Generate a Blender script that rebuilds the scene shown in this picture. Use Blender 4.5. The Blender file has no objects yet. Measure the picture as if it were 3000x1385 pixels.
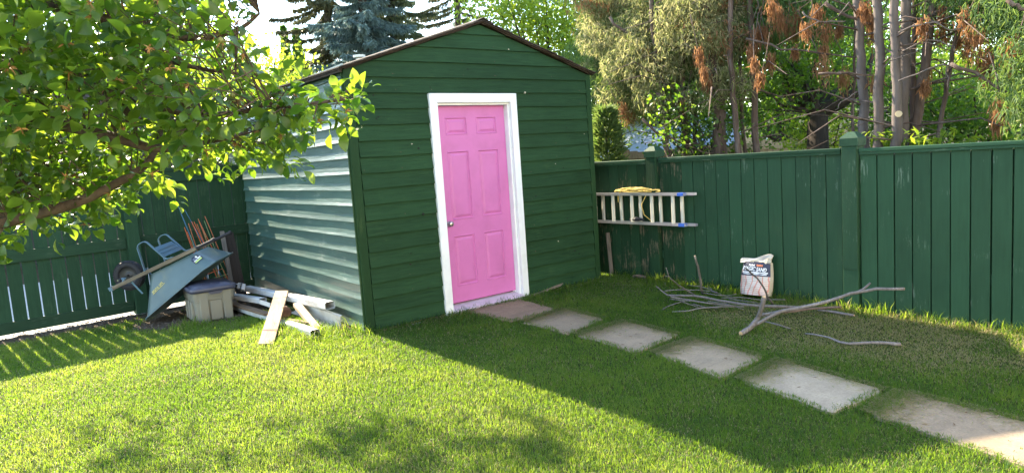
import bpy, math, random
import numpy as np
from mathutils import Vector, Matrix
random.seed(7); rng = np.random.default_rng(7)
S = bpy.context.scene; COL = S.collection
R = math.radians

# ------------------------------------------------------------------ camera, sky, sun, exposure
CR = np.array([0.778986, -0.62332, -0.06821]); CU = np.array([0.124224, 0.046785, 0.991151]); CF = np.array([0.614613, 0.780566, -0.113876])
CC = np.array([-2.911792, -5.987485, 1.554175]); FPX = 2046.3
cam = bpy.data.cameras.new('camera'); cam.sensor_width = 36; cam.lens = FPX / 3000 * 36
cam.clip_start = .05; cam.clip_end = 600
co = bpy.data.objects.new('camera', cam); COL.objects.link(co); S.camera = co
co.matrix_world = Matrix(((CR[0], CU[0], -CF[0], CC[0]), (CR[1], CU[1], -CF[1], CC[1]), (CR[2], CU[2], -CF[2], CC[2]), (0, 0, 0, 1)))
SUN_EL, SUN_AZ = 32.1, -2.9           # degrees; azimuth clockwise from +y
w = bpy.data.worlds.new('World'); S.world = w; w.use_nodes = True
nt = w.node_tree; sky = nt.nodes.new('ShaderNodeTexSky'); sky.sky_type = 'NISHITA'; sky.sun_disc = False
sky.sun_elevation = R(SUN_EL); sky.sun_rotation = R(SUN_AZ); sky.dust_density = .1; sky.ozone_density = 2.0; sky.air_density = 1.0
nt.links.new(sky.outputs[0], nt.nodes['Background'].inputs[0]); nt.nodes['Background'].inputs[1].default_value = .15
sl = bpy.data.lights.new('sun', 'SUN'); sl.energy = 3.6; sl.angle = R(.53); sl.color = (1, .93, .80)
so = bpy.data.objects.new('sun', sl); COL.objects.link(so)
sd = Vector((math.sin(R(SUN_AZ)) * math.cos(R(SUN_EL)), math.cos(R(SUN_AZ)) * math.cos(R(SUN_EL)), math.sin(R(SUN_EL))))
so.rotation_euler = sd.to_track_quat('Z', 'Y').to_euler(); so.location = (0, 10, 12)
S.view_settings.view_transform = 'Standard'; S.view_settings.look = 'None'; S.view_settings.gamma = 1
S.view_settings.use_curve_mapping = False; S.view_settings.exposure = 2.75
S.view_settings.use_white_balance = True; S.view_settings.white_balance_temperature = 7700; S.view_settings.white_balance_tint = 10
S.cycles.max_bounces = 8; S.cycles.transparent_max_bounces = 8; S.cycles.use_denoising = True

# ------------------------------------------------------------------ helpers
def g(x, y):                                    # height of the ground
    return -.025 * np.maximum(0, -np.maximum(y, -9)) - .04 * np.maximum(0, np.minimum(y, 4.3) - 1.0)
def ray(x, y): return CF + CR * (x - 1500) / FPX - CU * (y - 692.5) / FPX
def at(x, y, D):                                # a point at horizontal distance D along a sight line
    d = ray(x, y); d = d / np.hypot(d[0], d[1]); return CC + d * D
def gp(x, y, h=0.0):                            # where a sight line meets the ground (+h)
    d = ray(x, y); t = 1.0
    while t < 60:
        q = CC + t * d
        if q[2] <= g(q[0], q[1]) + h: break
        t += .004
    return CC + t * d
def proj(P):
    d = np.asarray(P) - CC; z = d @ CF
    return 1500 + FPX * (d @ CR) / z, 692.5 - FPX * (d @ CU) / z, z

def prop(o, label=None, cat=None, group=None, kind=None):
    if label: o['label'] = label
    if cat: o['category'] = cat
    if group: o['group'] = group
    if kind: o['kind'] = kind
    return o
def link(o, parent=None):
    COL.objects.link(o)
    if parent is not None: o.parent = parent
    return o
def empty(name, loc=(0, 0, 0), rz=0.0, **k):
    o = bpy.data.objects.new(name, None); o.location = loc; o.rotation_euler = (0, 0, rz); o.empty_display_size = .1
    link(o); return prop(o, **k)
def clone(o, parent=None, loc=None, rot=None):
    c = o.copy(); link(c, parent if parent is not None else o.parent)
    if loc is not None: c.location = loc
    if rot is not None: c.rotation_euler = rot
    return c

class MB:
    def __init__(s): s.v = []; s.f = []; s.m = []
    def add(s, vs, fs, mi=0):
        n = len(s.v); s.v += [tuple(map(float, q)) for q in vs]; s.f += [tuple(n + i for i in q) for q in fs]; s.m += [mi] * len(fs); return s
    def box(s, a, b, mi=0, j=0.0):
        (x0, y0, z0), (x1, y1, z1) = a, b
        vs = [(x0, y0, z0), (x1, y0, z0), (x1, y1, z0), (x0, y1, z0), (x0, y0, z1), (x1, y0, z1), (x1, y1, z1), (x0, y1, z1)]
        if j: vs = [tuple(c + random.uniform(-j, j) for c in q) for q in vs]
        return s.add(vs, [(0, 3, 2, 1), (4, 5, 6, 7), (0, 1, 5, 4), (1, 2, 6, 5), (2, 3, 7, 6), (3, 0, 4, 7)], mi)
    def bar(s, a, b, wx, wy, up=(0, 0, 1), mi=0):           # box along a->b; wx across, wy along 'up'
        a = Vector(a); b = Vector(b); d = (b - a).normalized(); x = d.cross(Vector(up)).normalized(); y = x.cross(d)
        vs = [p + x * sx * wx / 2 + y * sy * wy / 2 for p in (a, b) for sx, sy in ((-1, -1), (1, -1), (1, 1), (-1, 1))]
        return s.add(vs, [(3, 2, 1, 0), (4, 5, 6, 7), (0, 1, 5, 4), (1, 2, 6, 5), (2, 3, 7, 6), (3, 0, 4, 7)], mi)
    def tube(s, pts, rad, n=8, caps=True, mi=0, wob=0.0):
        P = [Vector(map(float, p)) for p in pts]; k = len(P)
        rad = [rad] * k if isinstance(rad, (int, float)) else list(rad)
        ref = Vector((0, 0, 1)); vs = []; px = None
        for i in range(k):
            t = (P[min(i + 1, k - 1)] - P[max(i - 1, 0)]).normalized()
            if px is None:
                px = t.cross(ref)
                if px.length < .1: px = t.cross(Vector((1, 0, 0)))
            px = (px - t * px.dot(t)).normalized(); py = t.cross(px)
            for j in range(n):
                a = 2 * math.pi * j / n; r = rad[i] * (1 + random.uniform(-wob, wob))
                vs.append(P[i] + (px * math.cos(a) + py * math.sin(a)) * r)
        fs = [(i * n + j, i * n + (j + 1) % n, (i + 1) * n + (j + 1) % n, (i + 1) * n + j) for i in range(k - 1) for j in range(n)]
        if caps: fs += [tuple(range(n - 1, -1, -1)), tuple((k - 1) * n + j for j in range(n))]
        return s.add(vs, fs, mi)
    def prism(s, poly, y0, y1, mi=0):                        # polygon of (x, z) pushed from y0 to y1 (callables allowed)
        n = len(poly); fy = (lambda q: y0(q) if callable(y0) else y0); by = (lambda q: y1(q) if callable(y1) else y1)
        vs = [(q[0], fy(q), q[1]) for q in poly] + [(q[0], by(q), q[1]) for q in poly]
        fs = [tuple(range(n)), tuple(range(2 * n - 1, n - 1, -1))] + [(i, n + i, n + (i + 1) % n, (i + 1) % n) for i in range(n)]
        return s.add(vs, fs, mi)
    def loft(s, rings, caps=True, mi=0, closed=True):
        n = len(rings[0]); vs = [p for r_ in rings for p in r_]
        e = n if closed else n - 1
        fs = [(i * n + j, i * n + (j + 1) % n, (i + 1) * n + (j + 1) % n, (i + 1) * n + j) for i in range(len(rings) - 1) for j in range(e)]
        if caps: fs += [tuple(range(n - 1, -1, -1)), tuple((len(rings) - 1) * n + j for j in range(n))]
        return s.add(vs, fs, mi)
    def mesh(s, name, mats, smooth=False):
        me = bpy.data.meshes.new(name); me.from_pydata(s.v, [], s.f)
        mats = mats if isinstance(mats, (list, tuple)) else [mats]
        for q in mats: me.materials.append(q)
        if len(mats) > 1: me.polygons.foreach_set('material_index', s.m)
        if smooth: me.polygons.foreach_set('use_smooth', [True] * len(s.f))
        me.update(); return me
    def build(s, name, mats, parent=None, smooth=False, bevel=0.0, loc=None, rot=None, **k):
        me = s.mesh(name, mats, smooth)
        import bmesh
        bm = bmesh.new(); bm.from_mesh(me); bmesh.ops.recalc_face_normals(bm, faces=bm.faces)
        if bevel:
            bmesh.ops.bevel(bm, geom=[e for e in bm.edges if len(e.link_faces) == 2 and e.calc_face_angle(0) > .6], offset=bevel, segments=1, affect='EDGES')
        bm.to_mesh(me); bm.free()
        o = bpy.data.objects.new(name, me); link(o, parent)
        if loc is not None: o.location = loc
        if rot is not None: o.rotation_euler = rot
        return prop(o, **k)

def np_obj(name, V, F, material, tint=None, parent=None, **k):       # a big triangle mesh straight from arrays
    V = np.ascontiguousarray(V, np.float32); F = np.ascontiguousarray(F, np.int32)
    me = bpy.data.meshes.new(name); me.vertices.add(len(V)); me.vertices.foreach_set('co', V.ravel())
    me.loops.add(F.size); me.loops.foreach_set('vertex_index', F.ravel())
    me.polygons.add(len(F)); me.polygons.foreach_set('loop_start', np.arange(0, F.size, 3, dtype=np.int32))
    try: me.polygons.foreach_set('loop_total', np.full(len(F), 3, np.int32))
    except Exception: pass
    if tint is not None:
        a = me.attributes.new('tint', 'FLOAT', 'POINT'); a.data.foreach_set('value', np.ascontiguousarray(tint, np.float32))
    me.materials.append(material); me.update(calc_edges=True); me.validate()
    o = bpy.data.objects.new(name, me); link(o, parent); return prop(o, **k)

def vnoise(x, y, s, seed=0):                                         # smooth value noise in the plane, 0..1
    x = np.asarray(x) / s; y = np.asarray(y) / s
    ix = np.floor(x).astype(np.int64); iy = np.floor(y).astype(np.int64); fx = x - ix; fy = y - iy
    h = lambda a, b: (((a * 374761393 + b * 668265263 + seed * 974634777) ^ ((a * 374761393 + b * 668265263) >> 13)) * 1274126177 & 0xffffff) / 0xffffff
    fx = fx * fx * (3 - 2 * fx); fy = fy * fy * (3 - 2 * fy)
    return (h(ix, iy) * (1 - fx) + h(ix + 1, iy) * fx) * (1 - fy) + (h(ix, iy + 1) * (1 - fx) + h(ix + 1, iy + 1) * fx) * fy

# ------------------------------------------------------------------ materials
class NT:
    def __init__(s, name):
        s.m = bpy.data.materials.new(name); s.m.use_nodes = True; s.t = s.m.node_tree; s.b = s.t.nodes['Principled BSDF']; s.out = s.t.nodes['Material Output']
    def n(s, typ, **k):
        q = s.t.nodes.new('ShaderNode' + typ)
        for a, b in k.items():
            if a[0] == '_': q.inputs[a[1:]].default_value = b
            else: setattr(q, a, b)
        return q
    def l(s, a, b): s.t.links.new(a, b)
    def coords(s, stretch=(1, 1, 1), rnd=True):
        tc = s.n('TexCoord'); mp = s.n('Mapping'); mp.inputs['Scale'].default_value = stretch; s.l(tc.outputs['Object'], mp.inputs['Vector'])
        if rnd:
            oi = s.n('ObjectInfo'); cx = s.n('CombineXYZ'); mu = s.n('Math', operation='MULTIPLY'); mu.inputs[1].default_value = 37.
            s.l(oi.outputs['Random'], mu.inputs[0])
            for i in range(3): s.l(mu.outputs[0], cx.inputs[i])
            s.l(cx.outputs[0], mp.inputs['Location'])
        return mp.outputs[0]
    def noise(s, vec, scale, detail=4, rough=.55, dist=0.):
        q = s.n('TexNoise'); q.inputs['Scale'].default_value = scale; q.inputs['Detail'].default_value = detail; q.inputs['Roughness'].default_value = rough; q.inputs['Distortion'].default_value = dist
        s.l(vec, q.inputs['Vector']); return q.outputs['Fac']
    def ramp(s, fac, stops):
        q = s.n('ValToRGB'); e = q.color_ramp.elements
        while len(e) < len(stops): e.new(.5)
        for el, (p, c) in zip(e, stops): el.position = p; el.color = (*c, 1) if len(c) == 3 else c
        s.l(fac, q.inputs[0]); return q.outputs[0]
    def mix(s, fac, a, b):
        q = s.n('MixRGB')
        for i, v in ((0, fac), (1, a), (2, b)):
            if hasattr(v, 'is_output') or hasattr(v, 'links'): s.l(v, q.inputs[i])
            else: q.inputs[i].default_value = v if isinstance(v, float) else (*v, 1)
        return q.outputs[0]
    def bump(s, h, strength, dist=.01):
        q = s.n('Bump'); q.inputs['Strength'].default_value = strength; q.inputs['Distance'].default_value = dist; s.l(h, q.inputs['Height']); s.l(q.outputs[0], s.b.inputs['Normal'])
def sc(c, k): return tuple(min(1, x * k) for x in c)

def m_plain(name, c, rough=.6, metal=0., var=.12, scale=6., bump=.15, bscale=60., stretch=(1, 1, 1), spec=.4, dirt=None, dfac=.5):
    q = NT(name); v = q.coords(stretch); f = q.noise(v, scale, 5)
    col = q.ramp(f, [(.3, sc(c, 1 - var)), (.7, sc(c, 1 + var))])
    if dirt:
        f2 = q.noise(v, scale * .7, 6, .65); mk = q.ramp(f2, [(.5, (0, 0, 0)), (.68, (dfac,) * 3)]); col = q.mix(mk, col, dirt)
    q.l(col, q.b.inputs['Base Color']); q.b.inputs['Roughness'].default_value = rough; q.b.inputs['Metallic'].default_value = metal; q.b.inputs['Specular IOR Level'].default_value = spec
    if bump: q.bump(q.noise(v, bscale, 3), bump, .004)
    return q.m

def m_wood(name, c, dark, axis=0, rough=.75, bump=.5, wear=None, wfac=.6, knots=0., spec=.3, wthr=.62):
    """grain runs along the object's axis; wear = a colour that shows through in flecks"""
    st = [14., 14., 14.]; st[axis] = 1.2
    q = NT(name); v = q.coords(tuple(st)); tc = q.coords((1, 1, 1))
    f = q.noise(v, 3.2, 6, .6, .6); big = q.noise(tc, 2.2, 4)
    col = q.mix(q.ramp(f, [(.32, (0, 0, 0)), (.72, (1, 1, 1))]), dark, c)
    col = q.mix(q.ramp(big, [(.35, (0, 0, 0)), (.75, (.45,) * 3)]), col, sc(c, 1.25))
    oi = q.n('ObjectInfo'); hv = q.n('HueSaturation'); mr = q.n('MapRange'); mr.inputs['To Min'].default_value = .88; mr.inputs['To Max'].default_value = 1.12
    q.l(oi.outputs['Random'], mr.inputs['Value']); q.l(mr.outputs[0], hv.inputs['Value']); q.l(col, hv.inputs['Color']); col = hv.outputs[0]
    if wear:
        w1 = q.noise(v, 5., 8, .72); w2 = q.noise(tc, 3.1, 5, .6)
        mu = q.n('Math', operation='MULTIPLY'); q.l(w1, mu.inputs[0]); q.l(w2, mu.inputs[1])
        mk = q.ramp(mu.outputs[0], [(wthr * .5, (0, 0, 0)), (wthr * .5 + .06, (wfac,) * 3)]); col = q.mix(mk, col, wear)
    if knots:
        vo = q.n('TexVoronoi'); vo.inputs['Scale'].default_value = knots; q.l(q.coords(tuple(1. if i != axis else .45 for i in range(3))), vo.inputs['Vector'])
        kk = q.ramp(vo.outputs['Distance'], [(.045, (.85,) * 3), (.075, (0, 0, 0))]); col = q.mix(kk, col, sc(dark, .35))
    q.l(col, q.b.inputs['Base Color']); q.b.inputs['Roughness'].default_value = rough; q.b.inputs['Specular IOR Level'].default_value = spec
    q.bump(f, bump, .006); return q.m

def m_leaf(name, c0, c1, back0, back1, trans=.45, rough=.45, obj=False, spec=.35):
    q = NT(name); q.t.nodes.remove(q.b)
    if obj: src = q.n('ObjectInfo').outputs['Random']
    else: src = q.n('Attribute', attribute_name='tint').outputs['Fac']
    cf = q.ramp(src, [(.0, c0), (1., c1)]); cb = q.ramp(src, [(.0, back0), (1., back1)])
    d = q.n('BsdfPrincipled'); d.inputs['Roughness'].default_value = rough; d.inputs['Specular IOR Level'].default_value = spec; q.l(cf, d.inputs['Base Color'])
    t = q.n('BsdfTranslucent'); q.l(cb, t.inputs['Color']); mx = q.n('MixShader'); mx.inputs[0].default_value = trans
    q.l(d.outputs[0], mx.inputs[1]); q.l(t.outputs[0], mx.inputs[2]); q.l(mx.outputs[0], q.out.inputs['Surface']); return q.m

GREEN, GDARK = (.022, .075, .034), (.012, .048, .022)
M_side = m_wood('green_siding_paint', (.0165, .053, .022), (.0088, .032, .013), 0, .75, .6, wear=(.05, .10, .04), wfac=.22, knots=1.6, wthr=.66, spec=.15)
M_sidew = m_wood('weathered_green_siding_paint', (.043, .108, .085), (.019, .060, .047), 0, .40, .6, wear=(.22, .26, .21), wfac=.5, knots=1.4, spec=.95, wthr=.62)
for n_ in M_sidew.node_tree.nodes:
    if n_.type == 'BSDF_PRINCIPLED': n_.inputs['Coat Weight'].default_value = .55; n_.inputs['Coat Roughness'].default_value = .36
M_trimg = m_wood('green_trim_paint', (.0145, .047, .0175), (.010, .034, .0125), 2, .7, .3, wear=(.1, .15, .06), wfac=.2, spec=.15)
M_fence = m_wood('green_fence_paint', (.0165, .060, .031), (.0115, .045, .0225), 2, .55, .18, wear=(.15, .21, .165), wfac=.55, spec=.2, wthr=.69)
M_fencew = m_wood('peeling_green_fence_paint', (.012, .042, .020), (.008, .03, .014), 2, .7, .4, wear=(.16, .12, .085), wfac=.8, wthr=.60, spec=.15)
M_fenceL = m_wood('shaded_fence_paint', (.021, .058, .032), (.014, .042, .022), 2, .75, .3, wear=(.06, .10, .06), wfac=.3, spec=.12)
M_fenceLr = m_wood('shaded_rail_paint', (.018, .050, .027), (.012, .035, .019), 0, .7, .25, wear=(.1, .13, .1), wfac=.3, spec=.15)
M_fenceR = m_wood('fence_rail_paint', (.016, .057, .029), (.011, .042, .021), 0, .6, .25, wear=(.22, .26, .2), wfac=.35, wthr=.66, spec=.2)
M_white = m_plain('white_door_trim_paint', (.74, .76, .78), .45, var=.03, bump=.08, dirt=(.42, .42, .38), dfac=.25)
M_pink = m_plain('pink_door_paint', (.56, .155, .39), .42, var=.03, bump=.03, bscale=90, spec=.35, dirt=(.44, .12, .28), dfac=.35)
M_metal = m_plain('brushed_steel', (.45, .43, .40), .3, 1., bump=.02)
M_shingle = m_plain('brown_shingle', (.055, .042, .034), .95, var=.4, scale=40, bump=.8, bscale=220)
M_rake = m_wood('rotten_roof_edge', (.05, .034, .024), (.012, .009, .007), 1, .9, .8)
M_dark = m_plain('dark_backing', (.02, .02, .018), .9)
M_conc = m_plain('pale_concrete', (.52, .47, .41), .9, var=.12, scale=9, bump=.35, bscale=120, dirt=(.25, .2, .15), dfac=.5)

# ------------------------------------------------------------------ ground
def m_ground():
    q = NT('lawn_soil'); tc = q.n('TexCoord'); v = tc.outputs['Object']
    soil = q.ramp(q.noise(v, 9, 8, .7), [(.3, (.045, .032, .02)), (.7, (.13, .095, .06))])
    turf = q.ramp(q.noise(v, 14, 8, .7), [(.3, (.02, .045, .008)), (.7, (.085, .10, .03))])
    at_ = q.n('Attribute', attribute_name='tint')
    q.l(q.mix(at_.outputs['Fac'], turf, soil), q.b.inputs['Base Color']); q.b.inputs['Roughness'].default_value = 1; q.b.inputs['Specular IOR Level'].default_value = .1
    q.bump(q.noise(v, 90, 4), .9, .012); return q.m
M_ground = m_ground()
FENCE_N = np.array([-.10, 1.0]); 
def fence_y(x): return 4.1 + .10 * np.asarray(x)
def dirt_w(x, y):                                # 1 = bare soil (strip by the left fence, under the junk, by the walls)
    d = fence_y(x) - y; n_ = vnoise(x, y, .35, 3) * .5 + vnoise(x, y, .12, 4) * .25
    a = np.clip((.95 - d - .35 * n_) / .35, 0, 1) * (x < -.1)
    b = np.clip((1.25 - np.hypot((x + .72) / .9, (y - 2.75) / .85) - .5 * n_) / .3, 0, 1)
    c = np.clip((.22 - np.maximum(-.1 - x, 0) - .25 * n_) / .1, 0, 1) * (x < .0) * (y > .2) * (y < 4)
    e = np.clip((.10 + .0 * x + y - .06 * n_) / .06, 0, 1) * (x > -.05) * (x < 3.2) * (y < .2)
    k = np.clip((y - fence_y(x) + .2) / .1, 0, 1) * (x < 3)
    return np.clip(np.maximum.reduce([a, b, c, e, k]), 0, 1)
def build_ground():
    nx, ny = 260, 260
    xs = np.concatenate([[-250, -80, -30, -12, -6], np.linspace(-4.5, 5, nx), [8, 14, 30, 80, 250]])
    ys = np.concatenate([[-250, -80, -30, -14, -9], np.linspace(-7, 5, ny), [8, 14, 30, 80, 250]])
    X, Y = np.meshgrid(xs, ys, indexing='ij'); Z = g(X, Y) + (vnoise(X, Y, .5, 1) - .5) * .02 + (vnoise(X, Y, .1, 2) - .5) * .008 - .012
    V = np.stack([X, Y, Z], -1).reshape(-1, 3); a, b = len(xs), len(ys)
    i = (np.arange(a - 1)[:, None] * b + np.arange(b - 1)).ravel()
    F = np.concatenate([np.stack([i, i + b, i + b + 1], 1), np.stack([i, i + b + 1, i + 1], 1)])
    o = np_obj('lawn', V, F, M_ground, dirt_w(X, Y).ravel(), kind='structure', label='back garden lawn sloping gently away from the shed')
    o.data.polygons.foreach_set('use_smooth', np.ones(len(F), bool)); return o
build_ground()
M_lane = m_plain('lane_gravel', (.50, .47, .43), .95, var=.2, scale=20, bump=.5, bscale=150)
lane = MB(); ft = lambda x, d: (x, float(fence_y(x)) + d, float(g(x, 4.2)) + .012)
lane.add([ft(-9, -.10), ft(.9, -.10), (.9, 9, -.105), (-9, 9, -.105)], [(0, 1, 2, 3)])
lane.build('back_lane', M_lane, kind='structure', label='pale lane surface under and beyond the left fence')

# ------------------------------------------------------------------ the shed
shed = empty('garden_shed', (0, 0, 0), label='dark green clapboard garden shed with pink door and low gable roof', cat='shed')
W, EAVE, APEX, XA = 3.10, 2.455, 2.945, 1.555
def roof_z(x): return EAVE + (APEX - EAVE) * (1 - abs(x - XA) / (XA if x < XA else W - XA))
EXP, ZA = .1486, 2.378
def siding(z0, z1, xl, xr, parent, matl, tip=.027, n=9, cup=0.0):
    """one lapped board between heights z0 < z1 running from xl(z) to xr(z); thicker at its lower edge, slightly wavy, cupped outwards if asked"""
    zt = z1 + .012; m = MB(); ph, p2 = random.uniform(0, 6), random.uniform(0, 6); am = random.uniform(.001, .003); h = zt - z0; cols = []
    prof = [(0, 1.), (.025, 1.)] + ([(.20, .62), (.42, .38), (.62, .33)] if cup else [(.48, .63)]) + [(1, .25)]
    for i in range(n + 1):
        t = i / n; w_ = am * math.sin(ph + t * 7); k_ = 1 + .14 * math.sin(p2 + t * 9) if cup else 1; c = []
        for f_, th_ in prof:
            z = z0 + h * f_ + (w_ + random.uniform(-.0006, .0006) if f_ < .1 else 0); a, b_ = xl(z), xr(z); c.append((a + (b_ - a) * t, -tip * th_ * k_ + random.uniform(-.0005, .0005), z))
        c = [(c[0][0], 0, c[0][2])] + c + [(c[-1][0], 0, c[-1][2])]; cols.append(c)
    m.loft(cols); return m.build('siding_board', matl, parent)
TX0, TX1, TZ1 = .853, 1.962, 2.222                      # outer edges of the door trim
fw = MB(); fw.prism([(0, .0), (.90, .0), (.90, 2.17), (1.92, 2.17), (1.92, .0), (W, .0), (W, EAVE - .01), (XA, APEX - .02), (0, EAVE - .01)], .002, .05)
fw = fw.build('front_wall', M_dark, shed)
zs = [ZA - k * EXP for k in range(17)]                  # lower edges, from the eaves line downwards
edges = [ZA + EXP * k for k in range(4, 0, -1)] + zs
for i, z0 in enumerate(edges):
    z1 = z0 + EXP; lo = max(z0, -.005) if i == len(edges) - 1 else z0
    if lo >= APEX - .02: continue
    z1 = min(z1, APEX - .03)
    inv = lambda z, s: (XA - (APEX - .015 - max(z, EAVE)) / (APEX - EAVE) * XA) if s < 0 else (XA + (APEX - .015 - max(z, EAVE)) / (APEX - EAVE) * (W - XA))
    L = lambda z: max(.06, inv(z, -1)) if z > EAVE - .02 else .064
    Rr = lambda z: min(W - .055, inv(z, 1)) if z > EAVE - .02 else W - .058
    if z0 > TZ1 - .03: siding(lo, z1, L, Rr, fw, M_side, n=14)
    else:
        siding(lo, min(z1, 9), L, lambda z: TX0 - .004, fw, M_side, n=5)
        siding(lo, z1, lambda z: TX1 + .004, Rr, fw, M_side, n=7)
def board_depth(z):
    f_ = ((z - ZA) % EXP) / (EXP + .012); return .027 * float(np.interp(f_, [0, .025, .48, 1], [1, 1, .63, .25]))
for nm, matl, cnt, r0_ in (('knot', m_plain('dark_knot', (.012, .012, .009), .9, bump=0), 34, .011), ('nail_head', m_plain('rusty_nail', (.09, .06, .04), .7, bump=0), 60, .005), ('paint_chip', m_plain('bare_wood_chip', (.42, .36, .28), .8, bump=0), 9, .010)):
    m = MB()
    for _ in range(cnt):
        x, z = random.uniform(.1, W - .1), random.uniform(.1, 2.7)
        if TX0 - .03 < x < TX1 + .03 and z < TZ1 + .02 or z > roof_z(x) - .08: continue
        if nm == 'nail_head': z = ZA + EXP * round((z - ZA) / EXP) + .03; x = round((x - .08) / .406) * .406 + .08 + random.uniform(-.01, .01)
        if TX0 - .03 < x < TX1 + .03 and z < TZ1 + .02: continue
        y = -board_depth(z) - .0025; r_ = r0_ * random.uniform(.6, 1.25); k_ = random.uniform(.6, 1.)
        m.prism([(x + r_ * math.cos(t), z + r_ * k_ * math.sin(t)) for t in (0, 1.05, 2.09, 3.14, 4.19, 5.24)], y, y + .02)
    m.build(nm + 's', matl, fw, kind='stuff')
# left side wall: its own frame, x = distance from the front corner towards the back
SIDE = 3.78; SKEW = 3.0                                  # wall turned a few degrees out of square to catch the sun
sw = MB().prism([(0, .0), (SIDE, .0), (SIDE, EAVE + .02), (0, EAVE + .02)], .002, .05).build('side_wall', M_dark, shed,
    rot=(0, 0, R(-90 - SKEW)), loc=(-.004 + SIDE * math.sin(R(SKEW)), SIDE * math.cos(R(SKEW)), 0))     # local x runs from the back to the front corner
ZS = 1.634
for k in range(-6, 12):
    z0 = ZS - k * EXP; z1 = min(z0 + EXP, EAVE + .03)
    if z0 > EAVE: continue
    siding(max(z0, -.07), z1, lambda z: .01, lambda z: SIDE - .012, sw, M_sidew, tip=.0255, n=16, cup=1.)
# right and back walls, never seen from here
MB().box((W - .05, .06, 0), (W - .002, SIDE, EAVE)).build('right_wall', M_trimg, shed)
MB().box((.30, SIDE - .05, 0), (W - .052, SIDE, EAVE)).build('back_wall', M_trimg, shed)
for x0, x1 in ((-.032, .056), (W - .052, W + .02)):
    MB().box((x0, -.026, -.06), (x1, -.004, EAVE + (.0 if x0 < 0 else -.01)), j=.002).build('corner_board', M_trimg, shed, bevel=.003)
MB().box((-.045, -.003, -.06), (-.006, .014, EAVE)).build('corner_board', M_trimg, shed)
# foundation
fo = MB(); fo.box((.03, -.012, -.13), (W - .03, .05, -.004)); fo.add([(.01, .03, -.18), (.05, .03, -.18), (.30, SIDE, -.18), (.26, SIDE, -.18), (.01, .03, -.06), (.05, .03, -.06), (.30, SIDE, -.06), (.26, SIDE, -.06)], [(0, 1, 2, 3), (7, 6, 5, 4), (0, 4, 5, 1), (1, 5, 6, 2), (2, 6, 7, 3), (3, 7, 4, 0)]); fo.build('foundation', m_wood('old_sill_timber', (.26, .19, .12), (.10, .075, .05), 0), shed)
for x, s_ in ((.42, .30), (.95, .16), (2.3, .12)):
    MB().box((x, -.05, -.09), (x + s_, -.014, -.025), j=.012).build('foundation_block', M_conc, shed, bevel=.006)
# roof
rf = MB(); t_ = .012; ovy0, ovy1 = -.07, SIDE + .06
sl_ = (APEX - EAVE) / XA; sr_ = (APEX - EAVE) / (W - XA)
XL, XR = -.085, W + .05; XLB = XL + .19
zl_, zr_ = APEX - sl_ * (XA - XL), APEX - sr_ * (XR - XA)
zb_ = APEX - sl_ * (XA - XLB)
rf.loft([[(x0, y, z0), (XA, y, APEX), (XR, y, zr_), (XR, y, zr_ + t_), (XA, y, APEX + t_), (x0, y, z0 + t_)] for y, x0, z0 in ((ovy0, XL, zl_), (ovy1, XLB, zb_))])
roof = rf.build('roof', M_rake, shed)
for side in (-1, 1):                                     # courses of shingles, each lapped over the one below
    for k in range(13):
        f0, f1 = k / 13, (k + 1.25) / 13; f1 = min(f1, 1.0)
        xa = (XL if side < 0 else XR) + (XA - (XL if side < 0 else XR)) * f0; xb = (XL if side < 0 else XR) + (XA - (XL if side < 0 else XR)) * f1
        za = (zl_ if side < 0 else zr_); ha = za + (APEX - za) * f0 + t_; hb = za + (APEX - za) * f1 + t_
        m = MB(); y0 = ovy0 - .018 + random.uniform(-.012, .008); ny = 14; top = []; bot = []
        for j in range(ny + 1):
            y = y0 + (ovy1 + .02 - y0) * j / ny; jj = random.uniform(-.004, .004)
            sk = (XLB - XL) * (j / ny) * (1 - f0) if side < 0 else 0; sk2 = (XLB - XL) * (j / ny) * (1 - f1) if side < 0 else 0
            top.append([(xa + sk + (-.012 if side < 0 else .012) + jj, y, ha + .013 + sk * sl_), (xb + sk2, y, hb + .006 + sk2 * sl_)])
            bot.append([(xa + sk + (-.012 if side < 0 else .012) + jj, y, ha + .003 + sk * sl_), (xb + sk2, y, hb + .001 + sk2 * sl_)])
        rings = [[t0[0], t0[1], b0[1], b0[0]] for t0, b0 in zip(top, bot)]
        m.loft(rings); m.build('shingle_course', M_shingle, roof)
MB().prism([(XA - .13, APEX + .024 - .13 * sl_), (XA, APEX + .034), (XA + .13, APEX + .024 - .13 * sr_), (XA + .13, APEX + .032 - .13 * sr_), (XA, APEX + .044), (XA - .13, APEX + .032 - .13 * sl_)], ovy0 - .02, ovy1 + .02).build('ridge_cap', M_shingle, roof)
for side in (-1, 1):                                     # thin ragged trim under the roof edge
    m = MB(); rings = []
    for i in range(15):
        f_ = i / 14; x = (XL + .05) * (1 - f_) + XA * f_ if side < 0 else (XR - .05) * (1 - f_) + XA * f_
        z = APEX - (sl_ if side < 0 else sr_) * abs(XA - x); d = .011 + random.uniform(-.007, .005)
        rings.append([(x, -.052, z - .001), (x, -.052 + random.uniform(-.002, .002), z - d), (x, -.034, z - d), (x, -.034, z - .001)])
    m.loft(rings); m.build('rake_trim', M_rake, roof)
MB().loft([[(x0 + .01, y, z0 - .02), (x0 + .03, y, z0 - .02), (x0 + .03, y, z0 + .004), (x0 + .01, y, z0 + .004)] for y, x0, z0 in ((ovy0 + .02, XL, zl_), (ovy1, XLB, zb_))]).build('eave_trim', M_rake, roof)
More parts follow.
